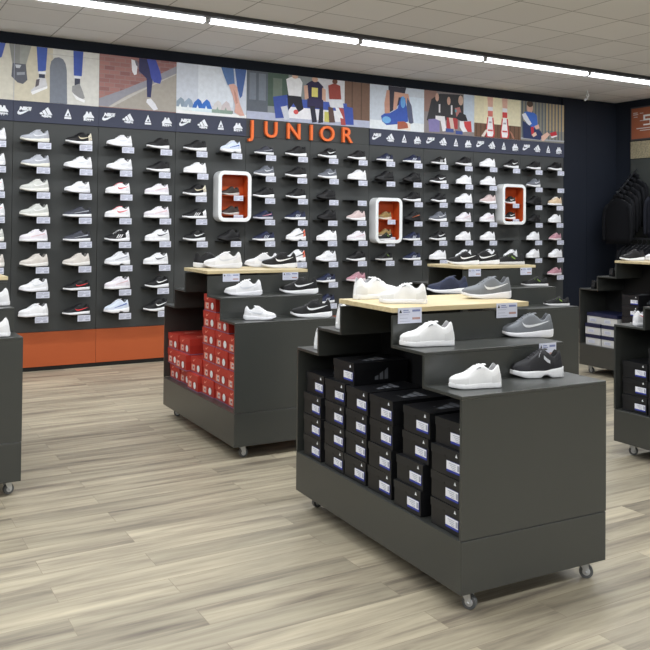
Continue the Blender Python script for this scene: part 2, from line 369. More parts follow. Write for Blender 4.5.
P = [((96, 102, 112), R4(0, 0, .16, .85)), ((120, 128, 140), R4(.02, .04, .07, .6)), ((120, 128, 140), R4(.09, .04, .145, .6)), ((78, 96, 86), R4(.16, 0, .32, .7)), ((110, 122, 112), R4(.2, .1, .27, .5)),
     ((214, 214, 220), R4(.55, .0, .78, .75)), ((118, 92, 78), R4(.78, 0, 1, .84)), ((96, 74, 62), R4(.84, 0, .85, .84)), ((96, 74, 62), R4(.92, 0, .93, .84)),
     ((178, 184, 206), R4(0, .84, 1, 1)), ((62, 82, 158), [(.20, .5), (.33, .42), (.36, .9), (.22, .95)]), ((70, 92, 176), R4(.3, .5, .8, .72)), ((64, 86, 168), [(.74, .55), (.85, .58), (.86, .96), (.76, .97)]),
     ((232, 232, 238), R4(.32, .68, .76, .92)), ((214, 90, 90), ell(.38, .78, .02, .05)), ((40, 40, 48), [(.31, .42), (.42, .42), (.44, .7), (.40, .78), (.36, .6), (.32, .76)]),
     ((232, 232, 236), [(.30, .10), (.34, .04), (.41, .05), (.43, .14), (.42, .44), (.32, .44)]), ((216, 180, 160), ell(.37, .02, .025, .05)), ((200, 205, 215), [(.26, .70), (.31, .66), (.33, .95), (.29, .97)]),
     ((46, 40, 72), [(.46, .16), (.50, .08), (.56, .08), (.60, .18), (.60, .5), (.47, .5)]), ((220, 210, 120), R4(.505, .22, .555, .42)), ((54, 48, 84), R4(.47, .46, .60, .66)),
     ((206, 166, 146), [(.44, .2), (.47, .18), (.48, .46), (.45, .5)]), ((206, 166, 146), [(.59, .2), (.62, .24), (.62, .5), (.59, .46)]), ((206, 166, 146), ell(.53, .04, .025, .06)),
     ((46, 46, 60), [(.49, .62), (.53, .62), (.55, .96), (.51, .98)]), ((46, 46, 60), [(.57, .62), (.60, .62), (.60, .96), (.56, .98)]),
     ((206, 200, 110), R4(.61, .72, .65, .94)),
     ((150, 70, 62), [(.64, .14), (.69, .08), (.74, .12), (.75, .42), (.65, .44)]), ((110, 76, 62), ell(.695, .04, .022, .06)), ((220, 222, 230), [(.64, .44), (.76, .42), (.77, .6), (.66, .62)]),
     ((92, 70, 66), [(.64, .6), (.68, .62), (.70, .94), (.65, .95)]), ((170, 80, 80), [(.73, .6), (.77, .62), (.79, .98), (.75, .98)]), ((235, 235, 240), [(.70, .6), (.73, .62), (.77, .84), (.72, .82)])]
poster(PX0 + 3 * PW, PX0 + 5 * PW, (138, 144, 146), P, 'wide picture of three seated players on a blue sofa above the sign letters')
P = [((214, 226, 240), R4(.55, .2, 1, 1)), ((228, 234, 240), R4(0, .8, 1, 1)), ((60, 58, 70), [(.33, 0), (.66, 0), (.60, .3), (.42, .55), (.36, .6), (.34, .3)]),
     ((198, 150, 130), [(.30, .1), (.35, .1), (.36, .62), (.27, .68), (.26, .4)]), ((206, 160, 140), [(.44, .12), (.70, .14), (.74, .4), (.68, .42), (.62, .22), (.52, .24), (.48, .52), (.42, .54)]),
     ((92, 98, 124), [(.68, .22), (.76, .4), (.80, .8), (.72, .84), (.66, .5)]),
     ((62, 92, 178), [(.36, .62), (.50, .5), (.56, .22), (.64, .24), (.68, .56), (.70, .78), (.5, .86), (.3, .9), (.22, .82), (.2, .7), (.26, .64)]),
     ((110, 168, 226), ell(.60, .34, .045, .14)), ((120, 180, 230), ell(.3, .78, .08, .08)), ((170, 96, 74), [(.5, .8), (.62, .78), (.7, .84), (.7, .97), (.5, .97)]), ((238, 226, 214), [(.68, .8), (.74, .82), (.74, .98), (.5, .98), (.7, .93)])]
poster(PX0 + 5 * PW, PX0 + 6 * PW, (202, 210, 222), P, 'picture of a crouching figure in blue on a pale ground')
P = [((196, 208, 224), R4(.78, 0, 1, .9)), ((150, 120, 112), R4(0, 0, .24, .5)), ((60, 60, 64), [(.14, .2), (.3, .05), (.76, .02), (.78, .55), (.5, .65), (.12, .75), (.05, .7)]),
     ((134, 126, 176), [(.08, .68), (.3, .64), (.3, .96), (.1, .97)]), ((206, 168, 150), ell(.25, .14, .035, .1)), ((206, 168, 150), ell(.48, .2, .035, .1)), ((206, 176, 160), ell(.72, .16, .05, .12)),
     ((230, 228, 232), [(.22, .58), (.40, .58), (.44, .92), (.36, .94), (.32, .7), (.22, .66)]), ((170, 64, 66), R4(.44, .6, .66, .86)), ((198, 70, 72), [(.78, .66), (.93, .64), (.95, .9), (.82, .9)]),
     ((210, 190, 180), [(.48, .6), (.56, .6), (.6, .9), (.53, .92)]), ((180, 120, 116), [(.60, .36), (.70, .32), (.74, .5), (.64, .6)]), ((235, 236, 242), [(.70, .6), (.77, .58), (.80, .78), (.86, .9), (.76, .92), (.70, .8)]),
     ((70, 88, 150), R4(.42, .86, .58, .95)), ((66, 84, 150), R4(.62, .9, .76, .98)), ((90, 160, 170), ell(.62, .42, .02, .04)), ((48, 48, 54), [(.62, .6), (.7, .44), (.82, .5), (.86, .64), (.72, .66)]), ((228, 228, 232), R4(.28, .3, .31, .5)), ((228, 228, 232), R4(.52, .3, .55, .52))]
poster(PX0 + 6 * PW, PX0 + 7 * PW, (140, 132, 132), P, 'crowded picture of a dark-dressed group with red and violet details')
P = [((236, 228, 196), R4(.2, 0, .7, .66)), ((112, 84, 66), R4(0, .66, 1, 1))] + [((84, 60, 48), R4(.04 + .09 * i, .67, .055 + .09 * i, 1)) for i in range(11)]
for x in (.33, .64):
    P += [((222, 178, 160), [(x - .06, 0), (x + .06, 0), (x + .055, .26), (x - .045, .26)]), ((232, 232, 240), R4(x - .05, .24, x + .055, .36)), ((206, 70, 72) if x > .5 else (210, 120, 110), R4(x - .048, .34, x + .055, .48)),
          ((202, 66, 72), [(x - .06, .5), (x + .07, .5), (x + .10, .9), (x + .08, .99), (x - .09, .99), (x - .09, .84)]), ((238, 238, 244), [(x - .035, .48), (x + .04, .48), (x + .07, .9), (x + .05, .97), (x - .055, .97), (x - .07, .84)]),
          ((200, 80, 84), R4(x - .05, .8, x + .055, .84)), ((170, 160, 170), R4(x - .03, .6, x + .03, .64))]
P += [((228, 216, 206), [(.14, .98), (.24, .8), (.27, .84), (.2, .99)]), ((170, 120, 100), [(.74, .78), (.80, .84), (.86, .98), (.82, .99)])]
poster(PX0 + 7 * PW, PX0 + 8 * PW, (228, 220, 190), P, 'picture of two legs in striped socks and red white trainers')
P = [((176, 158, 126), R4(.55, 0, 1, .7))] + [((96, 104, 110), R4(.02 + .075 * i, 0, .05 + .075 * i, .95)) for i in range(13)] + [((168, 170, 176), R4(0, .93, 1, .97)),
     ((216, 176, 156), ell(.20, .16, .07, .15)), ((84, 66, 56), ell(.20, .06, .07, .08)), ((66, 108, 196), [(.06, .28), (.14, .26), (.3, .28), (.36, .34), (.38, .62), (.3, .7), (.2, .6)]), ((222, 226, 236), [(.02, .34), (.1, .3), (.24, .56), (.18, .62), (.06, .46)]),
     ((44, 56, 96), [(.04, .5), (.2, .62), (.44, .72), (.5, .84), (.44, .96), (.05, .94)]), ((222, 180, 160), [(.3, .62), (.40, .56), (.42, .66), (.34, .7)]), ((222, 184, 166), [(.46, .86), (.6, .74), (.66, .8), (.52, .98), (.47, .98)]),
     ((190, 46, 60), [(.22, .66), (.28, .62), (.3, .84), (.24, .86)]), ((196, 54, 66), [(.66, .76), (.80, .70), (.83, .80), (.7, .86)]), ((236, 236, 240), [(.68, .85), (.83, .80), (.83, .83), (.7, .89)]), ((226, 190, 172), [(.24, .84), (.33, .76), (.36, .84), (.28, .9)])]
poster(PX0 + 8 * PW, PX0 + 9 * PW, (140, 138, 128), P, 'picture of a child in blue sitting by a fence')

# ------------------------------------------------------------------ ceiling lamps
lamp_me = None
def area_light(name, x0, x1, y, parent):
    ld = bpy.data.lights.new(name, 'AREA'); ld.shape = 'RECTANGLE'; ld.size = x1 - x0; ld.size_y = .07; ld.energy = LAMP_POWER; ld.color = (0.95, 0.975, 1.0)
    lo = bpy.data.objects.new(name, ld); COL.objects.link(lo); lo.parent = parent; lo.location = (0, 0, -.072)
n_seen = 0
for ri, ly in enumerate(LAMP_ROWS):
    for k, (x0, x1) in enumerate(LAMP_X):
        if ri > 0 and (k % 2 == 1): pass
        xc = (x0 + x1) / 2; hw = (x1 - x0) / 2
        t = empty('linear_lamp', (xc, ly, CEIL))
        lab = {3: 'long white ceiling tube lamp furthest towards the near corner', 4: 'long white ceiling tube lamp above the barefoot legs picture',
               5: 'long white ceiling tube lamp above the sofa and players picture', 6: 'long white ceiling tube lamp above the crouching figure picture', 7: 'long white ceiling tube lamp above the fence picture',
               8: 'long white ceiling tube lamp nearest the dark corner'}
        if ri == 0 and k in lab: tag(t, lab[k], 'lamp', 'ceiling tube lamps in view')
        else: tag(t, 'white tube lamp on the ceiling outside the photographed part', 'lamp', 'ceiling tube lamps out of view')
        MB().box(-hw - .005, hw + .005, -.045, .045, -.022, 0, M_house).obj('housing', t)
        # diffuser: half round glowing cover
        pts = [(-.038, -.022)] + [(-.038 * math.cos(a), -.032 - .029 * math.sin(a)) for a in [PI * i / 10 for i in range(11)]] + [(.038, -.022)]
        MB().prism(pts, -hw + .012, hw - .012, M_tube, 'yz').obj('diffuser', t)
        for q in (-1, 1): MB().box(q * hw - .006, q * hw + .006, -.040, .040, -.060, -.021, M_white).obj('end_cap', t)
        area_light('lamp_light', x0, x1, ly, t)
o = MB().box(-3.6, RX, 6.86, 6.905, CEIL - .035, CEIL, M_track).obj('ceiling_rail'); tag(o, 'thin dark rail on the ceiling running along the tube lamps', 'rail')
o = MB().tube([(8.98, 8.05, CEIL), (8.98, 8.05, CEIL - .04)] + [(8.98 + .022 * math.sin(a), 8.05, CEIL - .065 + .025 * math.cos(a)) for a in [PI * 2 * i / 12 for i in range(1, 10)]] +
              [(8.98 + .03 * math.sin(a + 1.0) - .03, 8.05, CEIL - .115 + .028 * math.cos(a)) for a in [PI * 1.6 * i / 10 for i in range(0, 11)]], .006, M_white, 8).obj('ceiling_hook')
tag(o, 'small white double hook hanging from the ceiling near the corner', 'hook')

# ------------------------------------------------------------------ trainers
def lerp_tab(tab, t):
    if t <= tab[0][0]: return tab[0][1]
    for (a, va), (b, vb) in zip(tab, tab[1:]):
        if t <= b:
            q = (t - a) / (b - a); q = q * q * (3 - 2 * q) * .5 + q * .5
            return va + (vb - va) * q
    return tab[-1][1]
SHAPES = {
    'runner': dict(rim=[(0, .345), (.025, .41), (.06, .43), (.1, .40), (.15, .335), (.2, .305), (.26, .32), (.32, .375), (.38, .41), (.46, .405), (.53, .37), (.61, .31), (.7, .258), (.78, .232), (.86, .216), (.93, .195), (1, .155)],
                   top=[(0, .155), (.2, .135), (.45, .10), (.7, .085), (.88, .095), (1, .13)], bot=[(0, .03), (.07, 0), (.6, 0), (.8, .018), (1, .075)], sw=1.08),
    'court': dict(rim=[(0, .34), (.025, .40), (.06, .425), (.1, .40), (.15, .345), (.2, .315), (.26, .325), (.32, .37), (.38, .405), (.46, .405), (.54, .375), (.62, .32), (.7, .275), (.78, .25), (.86, .235), (.93, .21), (1, .165)],
                  top=[(0, .105), (.5, .095), (.85, .09), (1, .10)], bot=[(0, 0), (.8, 0), (1, .02)], sw=1.05),
    'chunky': dict(rim=[(0, .40), (.025, .46), (.06, .485), (.1, .46), (.15, .40), (.2, .37), (.26, .39), (.32, .45), (.38, .49), (.46, .485), (.54, .44), (.62, .38), (.7, .32), (.78, .285), (.86, .26), (.93, .23), (1, .17)],
                   top=[(0, .195), (.2, .165), (.4, .125), (.6, .13), (.85, .125), (1, .14)], bot=[(0, .015), (.05, 0), (.27, 0), (.33, .045), (.42, .05), (.48, 0), (.75, 0), (1, .06)], sw=1.14),
    'low': dict(rim=[(0, .30), (.03, .35), (.1, .31), (.17, .25), (.25, .245), (.32, .30), (.39, .355), (.46, .335), (.55, .29), (.65, .245), (.72, .215), (.8, .19), (.88, .17), (.95, .145), (1, .11)],
                top=[(0, .115), (.5, .09), (.85, .08), (1, .095)], bot=[(0, .005), (.1, 0), (.75, 0), (1, .045)], sw=1.07)}
HW = [(0, .125), (.1, .138), (.3, .132), (.45, .138), (.62, .168), (.75, .178), (.85, .165), (.93, .14), (1, .10)]
def endf(t, a=.07, b=.80):
    if t < a: return math.sqrt(max(0, 1 - ((a - t) / a) ** 2)) * .88 + .12
    if t > b: return math.sqrt(max(0, 1 - ((t - b) / (1.0 - b)) ** 2.2)) * .86 + .14
    return 1
def hw(t): return lerp_tab(HW, t) * endf(t)
def cen(t): return .018 * math.sin(PI * min(1, max(0, t)) * 1.0) - .012 * max(0, t - .75) * 4
def rimw(t):
    w_ = hw(t)
    if t < .34: return w_ * .74
    if t < .46: q = (t - .34) / .12; return w_ * .74 * (1 - q) + .062 * q
    if t < .72: return .062
    q = (t - .72) / .28; return .062 * (1 - q) + .03 * q
def outer(sh, t, k):
    """point on the side wall (y>0), k 0 at the sole .. 1 at the rim"""
    S = SHAPES[sh]; z0 = lerp_tab(S['top'], t) - .02; z1 = lerp_tab(S['rim'], t); a = hw(t) * .97; b = rimw(t)
    th = k * PI / 2
    y = b + (a - b) * math.cos(th) ** .7 if k < 1 else b
    bulge = .012 * math.sin(PI * k)
    if t < .34: y = b + (a - b) * (1 - k ** 1.6) + bulge
    z = z0 + (z1 - z0) * math.sin(th) ** .85 if t > .34 else z0 + (z1 - z0) * k
    if .34 <= t < .44:
        q = (t - .34) / .10; y2 = b + (a - b) * (1 - k ** 1.6) + bulge; z2 = z0 + (z1 - z0) * k; y = y2 * (1 - q) + y * q; z = z2 * (1 - q) + z * q
    return y, z
def k_at(sh, t, z):
    a, b = 0.0, 1.0
    for _ in range(18):
        m_ = (a + b) / 2
        if outer(sh, t, m_)[1] < z: a = m_
        else: b = m_
    return (a + b) / 2
def lean(t, z): return t + .045 * max(0, (.22 - t) / .22) * max(0, z - .1) / .3 
def upper_mesh(sh):
    S = SHAPES[sh]; ts = [0, .015, .04, .07, .11, .16, .21, .26, .31, .34, .37, .40, .45, .5, .55, .6, .65, .7, .75, .8, .85, .9, .94, .97, .99]
    K = 8; rings = []
    for t in ts:
        side = [outer(sh, t, i / K) for i in range(K + 1)]
        rz = side[-1][1]; b = side[-1][0]
        d = .2 if t < .32 else (.2 * (1 - (t - .32) / .05) if t < .37 else 0)
        d *= min(1, (t + .005) / .06) if t < .06 else 1
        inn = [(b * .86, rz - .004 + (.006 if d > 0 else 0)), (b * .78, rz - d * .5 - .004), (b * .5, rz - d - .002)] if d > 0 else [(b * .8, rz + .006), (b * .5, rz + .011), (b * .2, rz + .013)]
        half_ = side + inn
        loop = [(lean(t, z), cen(t) + y, z) for y, z in half_] + [(lean(t, z), cen(t) - y, z) for y, z in half_[::-1]]
        rings.append(loop)
    n = len(rings[0]); vs = [p for r in rings for p in r]; fs = []; 
    for i in range(len(rings) - 1):
        for k in range(n - 1): fs.append((i * n + k, i * n + k + 1, (i + 1) * n + k + 1, (i + 1) * n + k))
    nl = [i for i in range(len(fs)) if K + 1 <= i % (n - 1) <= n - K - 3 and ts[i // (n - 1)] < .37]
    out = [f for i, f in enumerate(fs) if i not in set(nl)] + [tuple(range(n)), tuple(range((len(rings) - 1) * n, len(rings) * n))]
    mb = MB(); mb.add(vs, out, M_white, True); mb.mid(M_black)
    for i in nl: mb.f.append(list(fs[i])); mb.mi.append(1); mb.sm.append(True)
    return mb.mesh('upper')
def overlay_mesh(sh):
    """raised panels: lace stay, heel counter, toe guard"""
    S = SHAPES[sh]; mb = MB()
    patch(mb, sh, [[(t, k) for k in (.70, .82, .95)] for t in (.36, .42, .48, .54, .60, .66)], .005, M_white)
    patch(mb, sh, [[(t, k) for k in (.05, .3, .55)] for t in (.004, .03, .07, .13, .19, .23)], .005, M_white)
    patch(mb, sh, [[(t, k) for k in (.02, .2, .4)] for t in (.70, .76, .82, .88, .93, .97)], .004, M_white)
    return mb.mesh('overlay')
def sole_mesh(sh):
    S = SHAPES[sh]; ts = [-.012, 0, .02, .05, .1, .18, .26, .29, .33, .37, .42, .45, .49, .56, .64, .72, .8, .86, .91, .95, .98, 1.0, 1.012]
    prof = [(.55, 0), (.93, 0), (1.0, .12), (1.02, .45), (.98, .8), (.95, 1), (.6, 1)]
    rings = []
    for t in ts:
        tt = min(1, max(0, t)); w_ = hw(tt) * S['sw']; z0 = lerp_tab(S['bot'], tt); z1 = lerp_tab(S['top'], tt)
        if t in (ts[0], ts[-1]): w_ *= .82; dz = (z1 - z0) * .12; z0 += dz; z1 -= dz
        l = [(t, cen(tt) + w_ * a, z0 + (z1 - z0) * b) for a, b in prof]
        rings.append(l + [(t, cen(tt) - w_ * a, z0 + (z1 - z0) * b) for a, b in prof[::-1]])
    n = len(rings[0]); vs = [p for r in rings for p in r]; fs = []
    for i in range(len(rings) - 1):
        for k in range(n): fs.append((i * n + k, i * n + (k + 1) % n, (i + 1) * n + (k + 1) % n, (i + 1) * n + k))
    fs += [tuple(range(n)), tuple(range((len(rings) - 1) * n, len(rings) * n))]
    mb = MB(); mb.add(vs, fs, M_white, True); return mb.mesh('sole')
def patch(mb, sh, pts_grid, off, mt):
    """pts_grid: rows of (t,k) laid over the side wall on both sides, raised by off"""
    for sd in (1, -1):
        vs = []; 
        for row in pts_grid:
            for t, k in row:
                y, z = outer(sh, t, k); vs.append((lean(t, z) - (off if t < .03 else 0), cen(t) + sd * (y + off), z + off * k * .8))
        nc = len(pts_grid[0]); fs = []
        for i in range(len(pts_grid) - 1):
            for j in range(nc - 1): fs.append((i * nc + j, i * nc + j + 1, (i + 1) * nc + j + 1, (i + 1) * nc + j))
        mb.add(vs, fs, mt, True)
def mark_mesh(sh, kind):
    mb = MB()
    if kind == 'swoosh':
        cl = [(.60, .285, .006), (.597, .258, .022), (.578, .228, .036), (.54, .207, .044), (.48, .202, .045), (.41, .211, .040), (.33, .228, .033), (.25, .248, .025), (.17, .272, .015), (.09, .300, .004)]
        q_ = {'low': .80, 'chunky': 1.16}.get(sh, 1.0)
        patch(mb, sh, [[(t, k_at(sh, t, (z + w_ * (q - .5)) * q_)) for q in (0, .5, 1)] for t, z, w_ in cl], .009, M_white)
    elif kind == 'stripes':
        for i in range(3):
            a = .60 - .085 * i; b = a - .10
            q_ = {'low': .82}.get(sh, 1.0); patch(mb, sh, [[(a + (b - a) * q + e, k_at(sh, a + (b - a) * q + e, (.125 + .135 * q) * q_)) for e in (-.02, .02)] for q in (0, .33, .66, 1)], .008, M_white)
    elif kind == 'band':
        patch(mb, sh, [[(.68 - .55 * q, k_at(sh, .68 - .55 * q, (.15 + .10 * q + e) * {'low': .8, 'chunky': 1.2}.get(sh, 1.0))) for e in (0, .018 + .022 * q)] for q in [i / 8 for i in range(9)]], .008, M_white)
    elif kind == 'label':
        patch(mb, sh, [[(t, k) for k in (.42, .5, .60)] for t in (.30, .36, .42)], .006, M_white)
        patch(mb, sh, [[(.52 - .06 * q, .5 + .38 * q + e) for e in (0, .07)] for q in (0, .5, 1)], .007, M_white)
    elif kind == 'word':
        patch(mb, sh, [[(t, k) for k in (.66, .76)] for t in (.44, .48, .53)], .005, M_white)
    return mb.mesh('side_mark')
def tab_mesh(sh):
    mb = MB(); patch(mb, sh, [[(t, k) for k in (.12, .4, .7, .97)] for t in (.005, .03, .07, .13, .2)], .006, M_white)
    return mb.mesh('heel_tab')
def lace_mesh(sh):
    S = SHAPES[sh]; mb = MB()
    for i in range(6):
        t = .42 + .050 * i; z = lerp_tab(S['rim'], t) + .014; h = .066
        sk = .012 * (1 if i % 2 else -1)
        mb.tube([(t - sk, cen(t) - h, z - .018), (t - sk * .5, cen(t) - h * .6, z), (t, cen(t), z + .004), (t + sk * .5, cen(t) + h * .6, z), (t + sk, cen(t) + h, z - .018)], .0105, M_white, 6)
    return mb.mesh('laces')
def tongue_mesh(sh):
    S = SHAPES[sh]; z0 = lerp_tab(S['rim'], .39); mb = MB(); vs = []; fs = []
    rows = [(.50, -.020, .045), (.44, .004, .052), (.39, .018, .056), (.35, .030, .054), (.325, .030, .040)]
    for th in (0, .018):
        for t, dz, h in rows:
            for q in (-1, -.5, 0, .5, 1):
                vs.append((t - th, cen(.4) + q * h, z0 + dz - .016 * q * q - th * .3))
    R, Cn = len(rows), 5
    for s_ in range(2):
        for i in range(R - 1):
            for j in range(Cn - 1):
                a = s_ * R * Cn + i * Cn + j; fs.append((a, a + 1, a + Cn + 1, a + Cn))
    o_ = R * Cn
    for j in range(Cn - 1): fs.append(((R - 1) * Cn + j, (R - 1) * Cn + j + 1, o_ + (R - 1) * Cn + j + 1, o_ + (R - 1) * Cn + j)); fs.append((j, j + 1, o_ + j + 1, o_ + j))
    for i in range(R - 1):
        for j in (0, Cn - 1): a = i * Cn + j; fs.append((a, a + Cn, o_ + a + Cn, o_ + a))
    mb.add(vs, fs, M_white, True); return mb.mesh('tongue')
CACHE = {}
def cached(f, *a):
    k = (f.__name__,) + a
    if k not in CACHE: CACHE[k] = f(*a)
    return CACHE[k]
def SH(r, g, b, rough=.65): return mat('shoe_%d_%d_%d' % (r, g, b), (r, g, b), rough, .4, noise=.06, nscale=60)
W_ = (236, 237, 241); K_ = (17, 17, 20); N_ = (30, 36, 62); G_ = (120, 124, 132)
# key: description, shape, upper, sole, mark, mark colour, laces, heel tab
ST = {
 'w':  ('plain white trainer', 'court', W_, W_, 'word', (190, 195, 205), W_, None),
 'wr': ('white running trainer', 'runner', W_, (228, 229, 235), 'swoosh', (215, 218, 226), W_, None),
 'g':  ('silver grey trainer with cream sole', 'runner', (176, 180, 190), (226, 225, 215), 'swoosh', (222, 224, 230), (200, 203, 212), None),
 'c':  ('pale cream trainer', 'runner', (206, 208, 204), (230, 230, 224), 'swoosh', (236, 236, 236), (212, 213, 210), None),
 'kg': ('black trainer with cream gold heel', 'runner', K_, W_, 'swoosh', (214, 204, 178), K_, (222, 215, 196)),
 'wd': ('white trainer with red curved stripe', 'court', W_, W_, 'swoosh', (222, 70, 84), (226, 90, 100), None),
 'k':  ('black trainer with white sole', 'runner', K_, W_, 'none', W_, K_, None),
 'ks': ('black trainer with white curved stripe', 'runner', K_, W_, 'swoosh', W_, K_, None),
 'k3': ('black trainer with white heel and stripes', 'low', K_, W_, 'stripes', W_, K_, W_),
 'kk': ('all black trainer', 'runner', K_, (18, 18, 20), 'none', K_, K_, None),
 'kd': ('black trainer with red curved stripe', 'low', K_, W_, 'swoosh', (226, 60, 66), K_, None),
 'kr': ('grey and black trainer', 'low', (62, 64, 74), W_, 'band', (170, 174, 184), (40, 42, 50), (40, 42, 50)),
 'ws': ('white trainer with small black curved stripe', 'court', W_, W_, 'swoosh', (60, 62, 74), W_, None),
 'wp': ('white trainer with pinkish side', 'court', (232, 228, 236), W_, 'band', (220, 190, 196), W_, None),
 'wg': ('white trainer with soft grey panels', 'chunky', (226, 228, 234), W_, 'band', (170, 174, 186), W_, None),
 'n':  ('navy trainer with white sole', 'low', N_, W_, 'stripes', (200, 206, 220), N_, None),
 'np': ('navy trainer with pink mark', 'low', N_, (200, 200, 212), 'band', (206, 140, 160), N_, None),
 'wb': ('white and pale blue trainer', 'chunky', (214, 224, 240), W_, 'band', (86, 110, 180), W_, None),
 'wo': ('white trainer with black stripe and orange heel', 'chunky', W_, W_, 'band', (36, 38, 44), W_, (220, 96, 60)),
 'p':  ('dusty pink and white trainer', 'runner', (210, 190, 190), W_, 'none', W_, (220, 206, 206), None),
 'be': ('beige white trainer', 'runner', (212, 206, 200), (228, 226, 222), 'none', W_, (220, 214, 208), None),
 'kz': ('black trainer with white zigzag lines', 'runner', K_, W_, 'stripes', W_, W_, W_),
 'gy': ('mid grey trainer', 'runner', (104, 108, 118), W_, 'swoosh', (216, 219, 226), (120, 124, 134), None),
 'ol': ('sand olive trainer', 'runner', (142, 118, 70), (214, 206, 190), 'none', W_, (156, 132, 84), None),
 'br': ('dark brown trainer', 'runner', (52, 42, 38), (190, 186, 182), 'none', W_, (52, 42, 38), None),
 'ko': ('black trainer with orange detail', 'runner', K_, K_, 'band', (170, 92, 60), K_, None),
 'kn': ('black trainer with green detail', 'low', K_, (206, 206, 208), 'label', (110, 140, 60), K_, None),
 'sa': ('tan and white trainer', 'court', (214, 190, 160), W_, 'none', W_, W_, None),
 'pk': ('rose pink trainer', 'low', (186, 138, 150), (226, 214, 220), 'none', W_, (196, 160, 168), None),
 'wc': ('white court trainer with small grey print', 'court', (239, 240, 242), (238, 239, 242), 'word', (96, 98, 106), (239, 240, 242), None),
 'gn': ('grey knit runner with white curved stripe', 'runner', (120, 124, 130), (228,228,233), 'swoosh', (226, 228, 232), (112, 116, 122), None),
 'fi': ('black chunky trainer with white wavy sole', 'chunky', (34, 34, 38), (228, 229, 232), 'label', (196, 198, 204), (44, 44, 48), None),
 'na': ('navy slip-on runner with white sole', 'runner', (33, 40, 64), (230, 232, 238), 'none', W_, (33, 40, 64), None),
}
def trainer(key, toe, heel, z, label, group, tilt=0.0):
    d_, sh, up_, so, mk, mkc, la, tb = ST[key]
    toe = Vector(toe); heel = Vector(heel); d = toe - heel; L = d.length
    t = empty('trainer', (heel.x, heel.y, z), math.atan2(d.y, d.x), label=label, cat='shoe', group=group)
    t.scale = (L, L, L)
    if tilt: t.rotation_euler = (0, tilt, math.atan2(d.y, d.x))
    inst('sole', cached(sole_mesh, sh), t, [SH(*so, .55)])
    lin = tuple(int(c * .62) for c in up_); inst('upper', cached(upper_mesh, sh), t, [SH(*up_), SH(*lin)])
    inst('overlay', cached(overlay_mesh, sh), t, [SH(*tuple(int(c * (.955 if c > 99 else 1.25)) for c in up_), .5)])
    inst('tongue', cached(tongue_mesh, sh), t, [SH(*la)])
    if key != 'na': inst('laces', cached(lace_mesh, sh), t, [SH(*(min(255, c + 10) for c in la))])
    if mk != 'none': inst('side_mark', cached(mark_mesh, sh, mk), t, [SH(*mkc)])
    if tb: inst('heel_tab', cached(tab_mesh, sh), t, [SH(*tb)])
    return t

# wall columns, top row first; '.' = nothing seen, '-' = bare shelf with its price card, '_' = bare shelf without a card
WALL = [
 'wr wr wd wd c be . .', 'g g c c wp be wr w', 'kg wr wr kr kr be kd kd', 'wr wr wd wd kz wg wp wb', 'k k wp wp ws ws ks ks', 'k w kg k3 ks . . .',
 'wb . . . kk . . .', 'kr gy k np n . . .', 'k k k n wo wo . .', 'ks gy kk kk w wr n n', 'k w - p wp k pk .', 'n kk . . kn kn . .', 'n kk k ko n n . .',
 'k3 ks k gy ks w . .', 'k w w wp w w . .', 'w w p wp w w . .', 'ks . . _ w . .', 'k gy kk kk w w . .', 'k - sa w pk w pk .']
WALL[16] = 'ks . . . _ w . .'
X0, DX, Z0, DZ = 1.662, .4212, 2.295, .2475
tag_mb = MB().box(-.064, .064, -.0015, .0015, -.062, 0, M_card)
for zz, x0, x1 in ((-.016, -.055, .0), (-.016, .012, .055), (-.028, -.055, .045), (-.040, -.055, -.01), (-.050, -.055, -.02)):
    tag_mb.box(x0, x1, -.0024, -.0014, zz - .003, zz + .003, M_ink)
tag_mb.box(.015, .055, -.0024, -.0014, -.054, -.040, M_ink)
TAG = tag_mb.mesh('price_card')
shelf_mb = MB().box(-.135, .135, -.125, 0, -.005, 0, M_black).box(-.03, .03, -.006, .0, -.035, -.005, M_black).prism([(-.0, -.005), (-.10, -.005), (0, -.035)], -.003, .003, M_black, 'yz')
SHELF = shelf_mb.mesh('shelf_plate')
TAG_DX = .078
def wall_shelf(x, z, label, card=True):
    t = empty('shoe_shelf', (x, 8.598, z), label=label, cat='shelf', group='small black shelves on the shoe wall')
    inst('shelf_plate', SHELF, t)
    if card: inst('price_card', TAG, t, loc=(TAG_DX + random.uniform(-.010, .010), -.1275, -.004 + random.uniform(-.004, .002)))
    return t
shelf_lab = {}
for ci, col in enumerate(WALL):
    c = ci - 1
    for r, key in enumerate(col.split()):
        if key == '.': continue
        x = X0 + DX * c; z = Z0 - DZ * r
        where = '%s row from top, %s column' % (ORD[r], ORD[ci])
        wall_shelf(x, z, ('empty black shelf ' if key in '-_' else 'black shelf under ' + ' '.join(ST[key][0].split()[:2]) + ' shoe, ') + where, key != '_')
        if key in '-_': continue
        L = .282 + random.uniform(-.012, .012); an = PI + math.radians(11 + random.uniform(-5, 5))
        dx, dy = math.cos(an) * L / 2, math.sin(an) * L / 2
        jx = random.uniform(-.008, .008)
        cy_ = 8.598 - .092
        trainer(key, (x + jx + dx, cy_ + dy), (x + jx - dx, cy_ - dy), z + .001, ST[key][0] + ', ' + where, 'trainers on the shoe wall')

